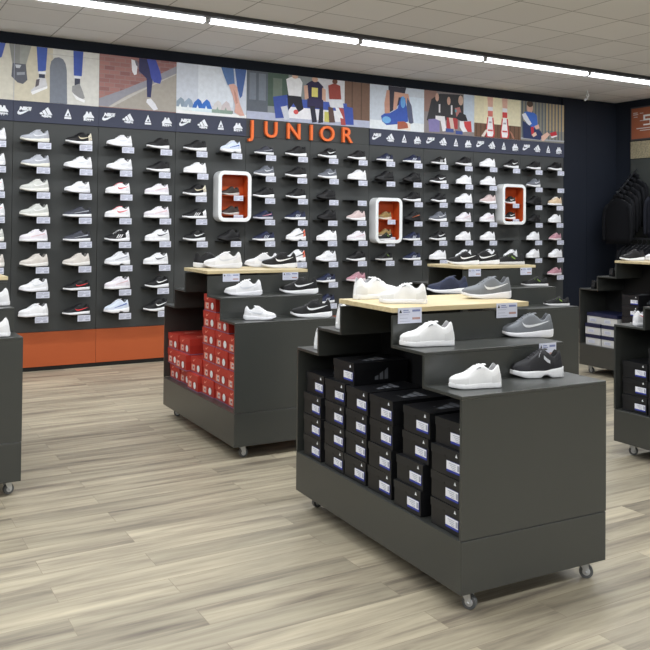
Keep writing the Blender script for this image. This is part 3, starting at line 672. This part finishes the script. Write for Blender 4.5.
# white rounded niches with orange insides
def rrect(x0, x1, z0, z1, r, n=6):
    pts = []
    for cx, cz, a in ((x1 - r, z1 - r, 0), (x0 + r, z1 - r, PI / 2), (x0 + r, z0 + r, PI), (x1 - r, z0 + r, 1.5 * PI)):
        pts += [(cx + r * math.cos(a + PI / 2 * i / n), cz + r * math.sin(a + PI / 2 * i / n)) for i in range(n + 1)]
    return pts
def niche(x0, x1, z0, z1, yf, keys, label, adj):
    xc = (x0 + x1) / 2; w2 = (x1 - x0) / 2; h = z1 - z0
    t = empty('display_niche', (xc, 8.598, z0), label=label, cat='wall niche', group='white rounded niches on the shoe wall')
    o_ = rrect(-w2, w2, 0, h, .075); b = .042; i_ = rrect(-w2 + b, w2 - b, b, h - b, .035); n = len(o_)
    D = yf - 8.598
    vs = [(x, 0, z) for x, z in o_] + [(x, D, z) for x, z in o_] + [(x, D, z) for x, z in i_] + [(x, D + .012, z) for x, z in i_]
    fs = []
    for k in range(n):
        q = (k + 1) % n
        fs += [(k, q, n + q, n + k), (n + k, n + q, 2 * n + q, 2 * n + k), (2 * n + k, 2 * n + q, 3 * n + q, 3 * n + k)]
    fr = MB().add(vs, fs, M_white, False).obj('frame', t, bevel=.004)
    vs = [(x, D + .012, z) for x, z in i_] + [(x, -.004, z) for x, z in i_]
    fs = [(k, (k + 1) % n, n + (k + 1) % n, n + k) for k in range(n)] + [tuple(range(n, 2 * n))]
    MB().add(vs, fs, M_nic, False).obj('lining', t)
    for j, key in enumerate(keys):
        z = z0 + h * (.52 if j == 0 else .135)
        MB().box(-w2 + .05, w2 - .05, D + .03, -.006, z - z0 - .005, z - z0, M_nic).obj('inner_shelf', t)
        o = inst('price_card', TAG, t, loc=(.055, D + .028, z - z0)); o.scale = (.9, 1, .95)
        L = .235; an = PI + math.radians(9)
        trainer(key, (xc - .03 + math.cos(an) * L / 2, 8.53 + math.sin(an) * L / 2), (xc - .03 - math.cos(an) * L / 2, 8.53 - math.sin(an) * L / 2), z + .001,
                '%s on the %s shelf of the niche %s' % (ST[key][0], 'upper' if j == 0 else 'lower', adj), 'trainers inside the white niches')
M_nic = mat('niche_orange', (190, 78, 30), .5, .4, noise=.12, nscale=9)
niche(3.61, 4.015, 1.52, 2.088, 8.45, ['br', 'br'], 'white rounded niche holding two dark brown shoes', 'under the sign')
niche(5.71, 6.115, 1.272, 1.838, 8.45, ['ol', 'ol'], 'white rounded niche holding two sand olive shoes', 'in the middle')
niche(7.79, 8.215, 1.52, 2.075, 8.45, ['ks', 'ks'], 'white rounded niche holding two black white shoes', 'nearest the corner')

# ------------------------------------------------------------------ stepped display units
GW, GL = .767, 1.415
U1, U2, U3, U4 = .249, .486, .955, 1.185
def unit(x, y, yaw, sc, label, tags=()):
    hz = lambda h: .09 + (h - .09) * sc
    t = empty('display_unit', (x, y, 0), yaw, label=label, cat='display stand', group='stepped display units')
    W = GW; L = GL; zb, zl, z1, z2, z3 = .085, hz(.29), hz(.844), hz(.978), hz(1.118)
    th = .014
    MB().box(0, W, 0, L, zb, zl, M_metal).obj('base', t, bevel=.003)
    MB().box(0, W, 0, th, zl + .003, z1 - th, M_metal).obj('end_panel', t)
    MB().box(0, W, L - th, L, zl + .003, z1 - th, M_metal).obj('end_panel', t)
    for a, b, z in ((0, U1, z1), (U4, L, z1), (U1, U2, z2), (U3, U4, z2)):
        # step boards run under the next riser a little
        MB().box(0, W, a, b, z - th, z, M_metal).obj('step_board', t, bevel=.002)
    for u, a, b in ((U1, z1, z2), (U2, z2, z3), (U3, z2, z3), (U4, z1, z2)):
        s = th if u < .7 else -th
        MB().box(0, W, min(u, u + s), max(u, u + s), a - th, b - th, M_metal).obj('riser', t)
    MB().box(-.004, W + .004, U2 - .004, U3 + .004, z3 - .001, z3 + .021, M_wood).obj('wood_top', t, bevel=.002)
    v = W / 2
    mb = MB().prism([(th, zl), (L - th, zl), (L - th, z1 - th), (U4 - th, z1 - th), (U4 - th, z2 - th), (U3 - th, z2 - th), (U3 - th, z3), (U2 + th, z3), (U2 + th, z2 - th), (U1 + th, z2 - th), (U1 + th, z1 - th), (th, z1 - th)],
                    v - .007, v + .007, M_backshade, 'yz')
    mb.obj('divider_panel', t)
    for cx in (.072, W - .072):
        for cy in (.072, L - .072):
            c = MB().box(-.028, .028, -.028, .028, .078, .0855, M_steel)
            c.prism([(-.012, .078), (.03, .078), (.034, .03), (.018, .022)], -.020, -.016, M_steel, 'xz').prism([(-.012, .078), (.03, .078), (.034, .03), (.018, .022)], .016, .020, M_steel, 'xz')
            c.tube([(.022, -.022, .0295), (.022, .022, .0295)], .006, M_steel, 8)
            c = c.obj('castor', t, loc=(cx, cy, 0)); c.rotation_euler = (0, 0, random.uniform(-1.2, .4))
            n = 20; wh = MB().prism([(.022 + .029 * math.cos(2 * PI * i / n), .0295 + .029 * math.sin(2 * PI * i / n)) for i in range(n)], -.011, .011, M_wheel, 'xz')
            wh.prism([(.022 + .017 * math.cos(2 * PI * i / n), .0295 + .017 * math.sin(2 * PI * i / n)) for i in range(n)], -.0125, .0125, M_steel, 'xz')
            wh.obj('wheel', c, bevel=.002)
    return t, hz
def wpt(q, u, v):
    x, y, a = q[:3]
    return (x - math.sin(a) * u + math.cos(a) * v, y + math.cos(a) * u + math.sin(a) * v)
def big_card(q, u, v, ztop, label, w=.125, h=.068):
    x, y = wpt(q, u, v)
    t = MB().box(-w / 2, w / 2, -.002, 0, -h, 0, M_card)
    t.prism([(-.45 * w, -.32 * h), (-.34 * w, -.32 * h), (-.395 * w, -.10 * h)], -.003, -.0018, M_inkk)
    for zz, a, b, hh, mt in ((-.16, -.28, -.06, .06, M_inkb), (-.28, -.28, .0, .05, M_inkb), (-.2, .1, .43, .13, M_inkb), (-.44, -.43, -.05, .03, M_ink), (-.66, -.43, -.1, .035, M_ink), (-.70, .10, .43, .14, M_inkr), (-.86, -.43, .0, .03, M_ink)):
        t.box(a * w, b * w, -.003, -.0018, (zz - hh / 2) * h, (zz + hh / 2) * h, mt)
    o = t.obj('price_card'); o.location = (x, y, ztop); o.rotation_euler = (0, 0, q[2]); tag(o, label, 'price card', 'white price cards on the display units')

# shoe boxes -------------------------------------------------------
def box_proto(kind):
    """local: x depth inwards from the labelled end at x=0, y width centred, z up; unit sizes in metres"""
    D, Wd, H = .315, .196, .108
    if kind == 'red': D, Wd, H = .315, .226, .1165
    t = bpy.data.objects.new('shoe_box', None); COL.objects.link(t); t.empty_display_size = .05
    lh = .034
    if kind == 'black':
        MB().box(0.002, D - .002, -Wd / 2 + .002, Wd / 2 - .002, 0, H - .004, M_kbox).obj('box_body', t)
        l = MB().box(-.001, D + .001, -Wd / 2, Wd / 2, H - lh, H - .001, M_klid)
        for i in range(3):                   # three slanted bars on the lid top and long side
            a = .09 + .045 * i; e = .035 + .03 * i
            l.prism([(a, -.05), (a + .032, -.05), (a + .032, -.05 + e), (a, -.05 + e * .72)], H - .001, H - .0004, M_klogo, 'xy')
        l.prism([(0.09, .0), (.10, .0), (.10, .004), (.09, .004)], H - .001, H - .0005, M_klogo, 'xy')
        # small white emblem on the labelled end
        l.prism([(-.072, H - .024), (-.058, H - .024), (-.065, H - .010)], -.0018, -.0009, M_logo, 'yz')
        l.prism([(.0, H - lh - .001), (.018, H - lh - .001), (.012, H - lh + .006), (.004, H - lh + .006)], -.0018, -.0009, M_black, 'yz')
        l.obj('lid', t)
        s = MB()
        for i in range(3):
            a = .12 + .028 * i; e = .022 + .018 * i
            s.prism([(a, .02), (a + .02, .02), (a + .02, .02 + e), (a, .02 + e * .7)], -Wd / 2 + .001, -Wd / 2 + .0018, M_klogo, 'xz')
        s.obj('side_emblem', t)
        g = MB().box(-.001, .0018, -.086, -.004, .020, .062, M_bbox).box(-.0016, -.0009, -.086, -.004, .029, .062, M_label).box(-.0022, -.0015, -.084, -.072, .034, .056, M_ink)
        for zz in (.054, .047, .040, .033): g.box(-.0022, -.0015, -.062, -.020 - (.054 - zz), zz - .001, zz + .001, M_ink)
        g.obj('size_label', t)
    elif kind == 'red':
        MB().box(0.002, D - .002, -Wd / 2 + .002, Wd / 2 - .002, 0, H - .004, M_rbox).box(.001, D - .001, -Wd / 2 + .001, Wd / 2 - .001, 0, .005, M_lav).obj('box_body', t)
        l = MB().box(-.001, D + .001, -Wd / 2, Wd / 2, H - .05, H - .001, M_rlid)
        l.prism([(.03 - a * .055, H - .026 + b * .055) for a, b in g_swoosh()], -.0018, -.0009, M_rdk, 'yz')
        l.prism([(.15 + a * .12, b * .12) for a, b in g_swoosh()], H - .001, H - .0004, M_rdk, 'xy')
        l.obj('lid', t)
        g = MB().box(-.001, .0018, .02, .085, .014, .058, M_rdk).box(-.0016, -.0009, .026, .060, .02, .052, M_gbox).box(-.0022, -.0015, .03, .05, .03, .044, M_rbox)
        g.obj('size_label', t)
        n = 14; MB().prism([(-.052 + .025 * math.cos(2 * PI * i / n), .040 + .025 * math.sin(2 * PI * i / n)) for i in range(n)], -.0022, -.0012, M_white, 'yz').obj('round_sticker', t)
    else:
        MB().box(0.002, D - .002, -Wd / 2 + .002, Wd / 2 - .002, 0, H - .004, M_gbox).obj('box_body', t)
        MB().box(-.002, D + .001, -Wd / 2, Wd / 2, H - .036, H - .001, M_nlid).obj('lid', t)
        g = MB().box(-.0016, .0018, -.02, .06, .02, .05, M_card)
        for zz in (.028, .036, .043): g.box(-.0022, -.0015, -.01, .05, zz - .0015, zz + .0015, M_ink)
        g.obj('size_label', t)
    return t
PROTO = {}
def shoe_box(kind, q, u, v, z, label, group, jit=.006):
    if kind not in PROTO: PROTO[kind] = box_proto(kind); o = PROTO[kind]
    else: o = copy_tree(PROTO[kind])
    x, y = wpt(q, u, v + random.uniform(-jit, jit)); o.location = (x, y, z); o.rotation_euler = (0, 0, q[2] + random.uniform(-.02, .02))
    tag(o, label, 'shoe box', group); return o
ORDB = ['lowest', 'second from bottom', 'third from bottom', 'fourth from bottom', 'fifth from bottom', 'sixth from bottom']

# front unit
F = (2.071, 2.466, -.036, 1.0)
tF, hF = unit(*F, 'nearest charcoal stepped display unit with pale wooden top and black boxes')
zl = hF(.29) + .001
FS = [('stack at the near end of the front unit', [.128, .130, .124, .116], [.02, .02, .02, .03]), ('second stack from the near end of the front unit', [.385, .378, .357, .350], [.01, .015, .03, .03]),
      ('third stack from the near end of the front unit', [.622, .616, .612, .608], [.02] * 4), ('fourth stack from the near end of the front unit', [.835, .832, .828, .822], [.02] * 4),
      ('fifth stack from the near end of the front unit', [1.036, 1.036, 1.038, 1.038], [.02] * 4), ('stack at the far end of the front unit', [1.264, 1.262, 1.264, 1.26], [.015, .015, .015, .03])]
for nm, us, vs_ in FS:
    for i, (u_, v_) in enumerate(zip(us, vs_)):
        shoe_box('black', F, u_, v_, zl + i * .109, 'black shoe box, %s, %s' % (ORDB[i], nm), 'black shoe boxes in the front unit', .003)
shoe_box('black', F, .975, .035, zl + 4 * .109, 'black shoe box lying alone on top of the front stacks', 'black shoe boxes in the front unit', 0)

# middle unit
Mq = (2.168, 4.781, -.023, 1.034)
tM, hM = unit(*Mq, 'middle charcoal stepped display unit filled with red boxes')
zl = hM(.29) + .001; bh = .1175
for nm, u_, n in (('nearest red stack of the middle unit', .135, 4), ('second red stack of the middle unit', .365, 5), ('tallest red stack of the middle unit', .60, 6)):
    for i in range(n): shoe_box('red', Mq, u_, .055, zl + i * bh, 'red shoe box, %s, %s' % (ORDB[i], nm), 'red shoe boxes in the middle unit')
for nm, u_, v_, i in (('beside the tallest stack', .835, .03, 0), ('beside the tallest stack', .835, .05, 1), ('far end', 1.08, .05, 0), ('far end, outer', 1.055, .01, 1), ('far end, inner', 1.045, .04, 2)):
    shoe_box('red', Mq, u_, v_, zl + i * bh, 'red shoe box %s of the loose pile, %s' % (nm, ORDB[i]), 'red shoe boxes in the middle unit')
for nm, u_, v_, i in (('second from bottom', 1.287, .035, 1), ('topmost', 1.287, .035, 2)):
    shoe_box('red', Mq, u_, v_, zl + i * bh, 'outermost red shoe box of the loose pile, %s' % nm, 'red shoe boxes in the middle unit')
shoe_box('red', Mq, 1.285, .045, zl, 'outermost red shoe box of the loose pile, at the very bottom', 'red shoe boxes in the middle unit')

Bq = (4.30, 4.635, -.015, 1.034); unit(*Bq, 'charcoal stepped display unit behind the front one, wooden top with black shoes')
R1 = (6.607, 4.625, -.01, 1.029); t1, h1 = unit(*R1, 'charcoal stepped display unit with navy lidded grey boxes by the clothing wall')
R2 = (4.457, 2.353, 0, 1.015); t2, h2 = unit(*R2, 'charcoal stepped display unit cut by the picture edge, with black boxes')
Lq = (.107, 4.713, .015, 1.032); unit(*Lq, 'charcoal stepped display unit with white shoes beside the orange board')
zl = h1(.29) + .001
for j, (u_, nm) in enumerate(((1.262, 'outer'), (1.052, 'inner'))):
    for i in range(3): shoe_box('navy', R1, u_, .03 + .02 * (i == 2 and j == 0), zl + i * .109, 'grey shoe box with navy lid, %s of the %s stack' % (ORDB[i], nm), 'grey boxes with navy lids')
for i in range(5): shoe_box('black', R1, .80, .03, zl + i * .109, 'black shoe box beside the navy lidded boxes, %s' % ORDB[i], 'black boxes beside the navy lidded ones')
zl = h2(.29) + .001
for i in range(3): shoe_box('black', R2, 1.275, .03, zl + i * .109, 'black shoe box in the unit cut by the edge, outer stack, %s' % ORDB[i], 'black shoe boxes in the cut-off unit')
for i in range(4): shoe_box('black', R2, 1.06, .02, zl + i * .109, 'black shoe box in the unit cut by the edge, inner stack, %s' % ORDB[i], 'black shoe boxes in the cut-off unit')

# shoes on the units
G = 'trainers on the display units'
zw = hF(1.118) + .0215; zm = hF(.978) + .001; z1_ = hF(.844) + .001
trainer('wc', (2.40, 3.345), (2.155, 3.37), zw, 'white trainer seen from its heel on the front unit wooden top', G)
trainer('wc', (2.165, 3.17), (2.345, 3.045), zw, 'white court trainer above the price card on the front wooden top', G)
trainer('na', (2.72, 3.53), (2.90, 3.41), zw, 'navy slip-on runner with white sole on the front wooden top', G)
trainer('gn', (2.675, 3.19), (2.91, 3.10), zw, 'grey knit runner on the front wooden top', G)
trainer('wc', (2.095, 2.905), (2.33, 2.835), zm, 'white court trainer on the middle step of the front unit', G)
trainer('gn', (2.70, 2.955), (2.925, 2.83), zm, 'grey knit runner on the middle step of the front unit', G)
trainer('wc', (2.135, 2.62), (2.345, 2.555), z1_, 'white court trainer on the lowest step of the front unit', G)
trainer('fi', (2.53, 2.69), (2.75, 2.605), z1_, 'black chunky trainer with white wavy sole on the front unit', G)
x, y = wpt(F, 1.07, .105); x2, y2 = wpt(F, 1.02, .34)
trainer('wc', (x2, y2), (x - .06, y), zm, 'white trainer half hidden on the rear middle step, front unit', G)
x, y = wpt(F, 1.31, .05); x2, y2 = wpt(F, 1.27, .30)
trainer('wc', (x2, y2), (x, y), z1_, 'white trainer half hidden on the rear lowest step, front unit', G)
zw = hM(1.118) + .0215; zm = hM(.978) + .001; z1_ = hM(.844) + .001
trainer('k', (2.50, 5.66), (2.245, 5.70), zw, 'black trainer with pale thick sole seen from the heel, middle unit top', G)
trainer('wr', (2.29, 5.62), (2.55, 5.52), zw, 'white running trainer on the middle unit wooden top', G)
trainer('wr', (2.64, 5.66), (2.86, 5.54), zw, 'white running trainer behind the black one on middle unit top', G)
trainer('ks', (2.715, 5.53), (2.95, 5.41), zw, 'black trainer with white sole on the middle unit wooden top', G)
trainer('wr', (2.275, 5.20), (2.51, 5.10), zm, 'white running trainer on the middle step of the middle unit', G)
trainer('ks', (2.70, 5.20), (2.93, 5.06), zm, 'black trainer on the middle step of the middle unit', G)
trainer('wr', (2.485, 4.84), (2.295, 4.93), z1_, 'white trainer with heel outward on the lowest step, middle unit', G)
trainer('ks', (2.655, 4.95), (2.895, 4.81), z1_, 'black trainer on the lowest step of the middle unit', G)
hB = hM; zw = hB(1.118) + .0215; zm = hB(.978) + .001; z1_ = hB(.844) + .001
trainer('ks', (4.40, 5.44), (4.62, 5.30), zw, 'black white-soled trainer nearest the card on the rear unit top', G)
trainer('ks', (4.60, 5.44), (4.82, 5.27), zw, 'black white-soled trainer in the middle of the rear unit top', G)
trainer('kn', (4.81, 5.34), (5.02, 5.18), zw, 'black green-marked trainer at the end of the rear unit top', G)
trainer('kn', (4.86, 5.05), (5.03, 4.92), zm, 'black green-marked trainer on the middle step, rear unit', G)
trainer('kn', (4.86, 4.80), (5.02, 4.68), z1_, 'black green-marked trainer on the lowest step, rear unit', G)
zm = hM(.978) + .001; z1_ = hM(.844) + .001
trainer('wc', (.63, 5.16), (.865, 5.11), hM(.978) + .001, 'white trainer on the middle step of the unit at the edge', G)
trainer('wc', (.58, 4.84), (.815, 4.79), hM(.844) + .001, 'white trainer on the lowest step of the unit at the edge', G)
trainer('k', (6.665, 5.56), (6.90, 5.47), h1(1.118) + .0215, 'black trainer on the wooden top by the clothing', G)
trainer('w', (6.94, 5.48), (7.17, 5.38), h1(1.118) + .0215, 'white trainer on the wooden top by the clothing', G)
x, y = wpt(R1, 1.06, .05); trainer('kk', (x + .2, y - .03), (x, y), h1(.978) + .001, 'black shoe on the rear middle step by the clothing wall', G)
x, y = wpt(R1, 1.29, .05); trainer('kk', (x + .2, y - .03), (x, y), h1(.844) + .001, 'black shoe on the rear lowest step by the clothing wall', G)
x, y = wpt(R2, 1.29, .05); trainer('wd', (x + .21, y - .09), (x, y + .01), h2(.844) + .001, 'white and pink trainer on the cut-off unit lowest step', G)
big_card(F, U2 - .0045, .085, hF(1.118) + .019, 'price card on the wooden edge under the white front shoe')
big_card(F, U2 - .0045, .635, hF(1.118) + .019, 'price card on the wooden edge under the grey runner')
big_card(F, U1 - .0025, .668, hF(.978), 'price card on the middle step above the black chunky trainer', w=.10)
big_card(Mq, U2 - .0045, .17, hM(1.118) + .0, 'price card on the middle unit wooden edge under the white shoe', h=.055)
big_card(Mq, U2 - .0045, .63, hM(1.118) + .0, 'price card on the middle unit wooden edge under the black shoe', h=.055)
big_card(Bq, U2 - .0045, .11, hM(1.118) + .0, 'price card on the rear unit wooden edge, first from the aisle', h=.06)
big_card(Bq, U2 - .0045, .66, hM(1.118) + .0, 'price card on the rear unit wooden edge, under the end shoe', h=.06)

# ------------------------------------------------------------------ right wall: sign, wood strip, clothes
M_osign = mat('orange_sign', (150, 88, 62), .55, .35, noise=.12, nscale=3)
mb = MB().box(RX - .03, RX, 7.05, 8.33, 2.79, 3.285, M_track).box(RX - .034, RX - .029, 7.07, 8.31, 2.81, 3.265, M_osign)
for a, b, z0_, z1_2 in ((8.28, 8.20, 3.19, 3.20), (8.28, 8.19, 3.165, 3.175), (8.27, 8.20, 3.13, 3.138), (8.22, 7.80, 2.955, 2.967), (8.16, 7.84, 2.925, 2.935), (8.16, 8.10, 3.18, 3.188), (8.16, 8.10, 3.07, 3.078)):
    mb.box(RX - .036, RX - .033, b, a, z0_, z1_2, M_gbox)
for a, b, z0_, z1_2 in ((8.10, 7.96, 3.13, 3.155), (8.10, 8.07, 3.08, 3.15), (8.10, 7.97, 3.07, 3.095), (7.99, 7.96, 3.01, 3.09), (8.1, 7.96, 3.0, 3.02)): mb.box(RX - .036, RX - .033, b, a, z0_, z1_2, M_white)
o = mb.obj('wall_sign'); tag(o, 'orange wall sign with pale lettering above the hanging clothes', 'sign')
o = MB().box(RX - .03, RX - .002, 6.2, 8.33, 2.52, 2.775, M_slat).obj('wood_strip'); tag(o, 'pale wooden strip under the orange wall sign', 'board')
M_dk = mat('clothes_wall_panel', (56, 60, 58), .7)
o = MB().box(RX - .03, RX, 6.2, 8.33, 1.0, 2.51, M_dk).obj('trim_5'); tag(o, kind='structure')
M_cloth = mat('black_cloth', (15, 16, 20), .92, .2, noise=.15, nscale=20, bump=.6)
M_cloth2 = mat('charcoal_cloth', (28, 30, 38), .92, .2, noise=.15, nscale=20, bump=.6)
M_dkmetal = mat('dark_chrome', (90, 92, 98), .3, .5, metal=.8)
def garment_mesh(w_=.50, h=.66, th=.05):
    """hoodie hanging in the local y-z plane: body, sleeves, neck, one surface"""
    rows = [(0, .055), (-.03, .10), (-.055, .17), (-.09, .225), (-.14, .25), (-.22, .255), (-.32, .25), (-.45, .245), (-.56, .245), (-h, .235)]
    vs = []; fs = []; n = 18
    for z, hw_ in rows:
        for k in range(n):
            a = 2 * PI * k / n; c, s = math.cos(a), math.sin(a)
            fold = 1 + .18 * math.sin(5 * a + z * 6) * min(1, -z * 2.5)
            vs.append((th * .5 * s * fold * (1 if z < -.02 else .7), hw_ * (abs(c) ** .8) * (1 if c >= 0 else -1) * (w_ / .5), z))
    for i in range(len(rows) - 1):
        for k in range(n): fs.append((i * n + k, i * n + (k + 1) % n, (i + 1) * n + (k + 1) % n, (i + 1) * n + k))
    fs += [tuple(range(n)), tuple(range((len(rows) - 1) * n, len(rows) * n))]
    return MB().add(vs, fs, M_cloth, True)
def sleeve(sd): return MB().tube([(0, sd * .20, -.10), (-.01, sd * .245, -.16), (-.02, sd * .262, -.28), (-.015, sd * .268, -.42), (-.02, sd * .262, -.58), (-.02, sd * .26, -.62)], [.03, .032, .03, .026, .024, .022], M_cloth, 12)
GM = garment_mesh().mesh('body_cloth'); SL = [sleeve(1).mesh('sleeve'), sleeve(-1).mesh('sleeve')]
HD = MB().tube([(-.01, -.07, -.01), (.0, -.06, .03), (.012, 0, .045), (.0, .06, .03), (-.01, .07, -.01)], [.02, .03, .034, .03, .02], M_cloth, 10).mesh('hood')
HG = MB().tube([(0, -.19, -.075), (0, -.05, -.005), (0, 0, .02), (0, .05, -.005), (0, .19, -.075)], .006, M_black, 6).tube([(0, 0, .02), (0, 0, .05), (0, .015, .075), (0, 0, .092), (0, -.014, .08)], .004, M_dkmetal, 6).mesh('clothes_hanger')
def arm(x0, y0, z0_, x1, y1, z1_2, label):
    t = MB().tube([(x0, y0, z0_), (x1, y1, z1_2), (x1 - .01, y1, z1_2 + .03)], .010, M_dkmetal, 8)
    for i in range(7):
        q = (i + .5) / 7; t.tube([(x0 + (x1 - x0) * q, y0 - .02 + (y1 - y0) * q, z0_ + (z1_2 - z0_) * q + .008), (x0 + (x1 - x0) * q, y0 + .02 + (y1 - y0) * q, z0_ + (z1_2 - z0_) * q + .008)], .006, M_dkmetal, 6)
    o = t.obj('sloping_rack'); tag(o, label, 'clothes rack')
arm(RX - .03, 8.22, 2.36, 9.62, 8.08, 1.98, 'sloping metal arm carrying the row of black hooded tops')
arm(RX - .03, 7.55, 2.36, 9.62, 7.45, 2.00, 'sloping metal arm at the picture edge carrying charcoal tops')
def garment(x, y, z, rz, mt, label, group):
    t = empty('hooded_top', (x, y, z), rz, label=label, cat='top', group=group)
    inst('body_cloth', GM, t, [mt]); inst('sleeve', SL[0], t, [mt]); inst('sleeve', SL[1], t, [mt]); inst('hood', HD, t, [mt])
    h = empty('clothes_hanger', (x, y, z), rz, label=label.replace('hooded top', 'hanger of the top').replace('charcoal top', 'hanger of charcoal top'), cat='hanger', group=group.replace('tops', 'hangers'))
    bpy.data.objects.remove(h)
    o = bpy.data.objects.new('clothes_hanger', HG); COL.objects.link(o); o.location = (x, y, z); o.rotation_euler = (0, 0, rz)
    tag(o, 'thin dark hanger inside the ' + label, 'hanger', 'hangers of the ' + group)
for i in range(6):
    q = .12 + i * .165
    garment(RX - .03 - .59 * q, 8.22 - .14 * q, 2.36 - .38 * q - .088, -.16 + random.uniform(-.05, .05), M_cloth, 'black hooded top on the sloping arm, %s from the wall' % ORD[i], 'black tops on the sloping arm')
for i in range(3):
    q = .12 + i * .3
    garment(RX - .03 - .59 * q, 7.55 - .1 * q, 2.36 - .36 * q - .088, -.1, M_cloth2, 'charcoal top at the picture edge, %s from the wall' % ORD[i], 'charcoal tops on the second arm')
t = MB().tube([(9.78, 8.2, 1.335), (9.78, 6.6, 1.335)], .012, M_dkmetal, 8)
for yy in (8.1, 7.2, 6.7): t.tube([(RX - .03, yy, 1.335), (9.78, yy, 1.335)], .010, M_dkmetal, 8)
o = t.obj('clothes_rail'); tag(o, 'thin metal clothes rail under the black hooded tops', 'rail')
for i in range(9):
    yy = 8.0 - i * .075
    o = bpy.data.objects.new('clothes_hanger', HG); COL.objects.link(o); o.location = (9.78, yy, 1.335 - .080); o.rotation_euler = (0, 0, PI / 2)
    tag(o, 'thin dark hanger on the low rail, %s from the corner' % ORD[i], 'hanger', 'hangers on the low rail')
    t = empty('hooded_top', (9.78, yy, 1.335 - .080), PI / 2, label='dark top on the low rail, %s from the corner' % ORD[i], cat='top', group='dark tops on the low rail')
    inst('body_cloth', GM, t, [M_cloth]); inst('sleeve', SL[0], t, [M_cloth]); inst('sleeve', SL[1], t, [M_cloth])
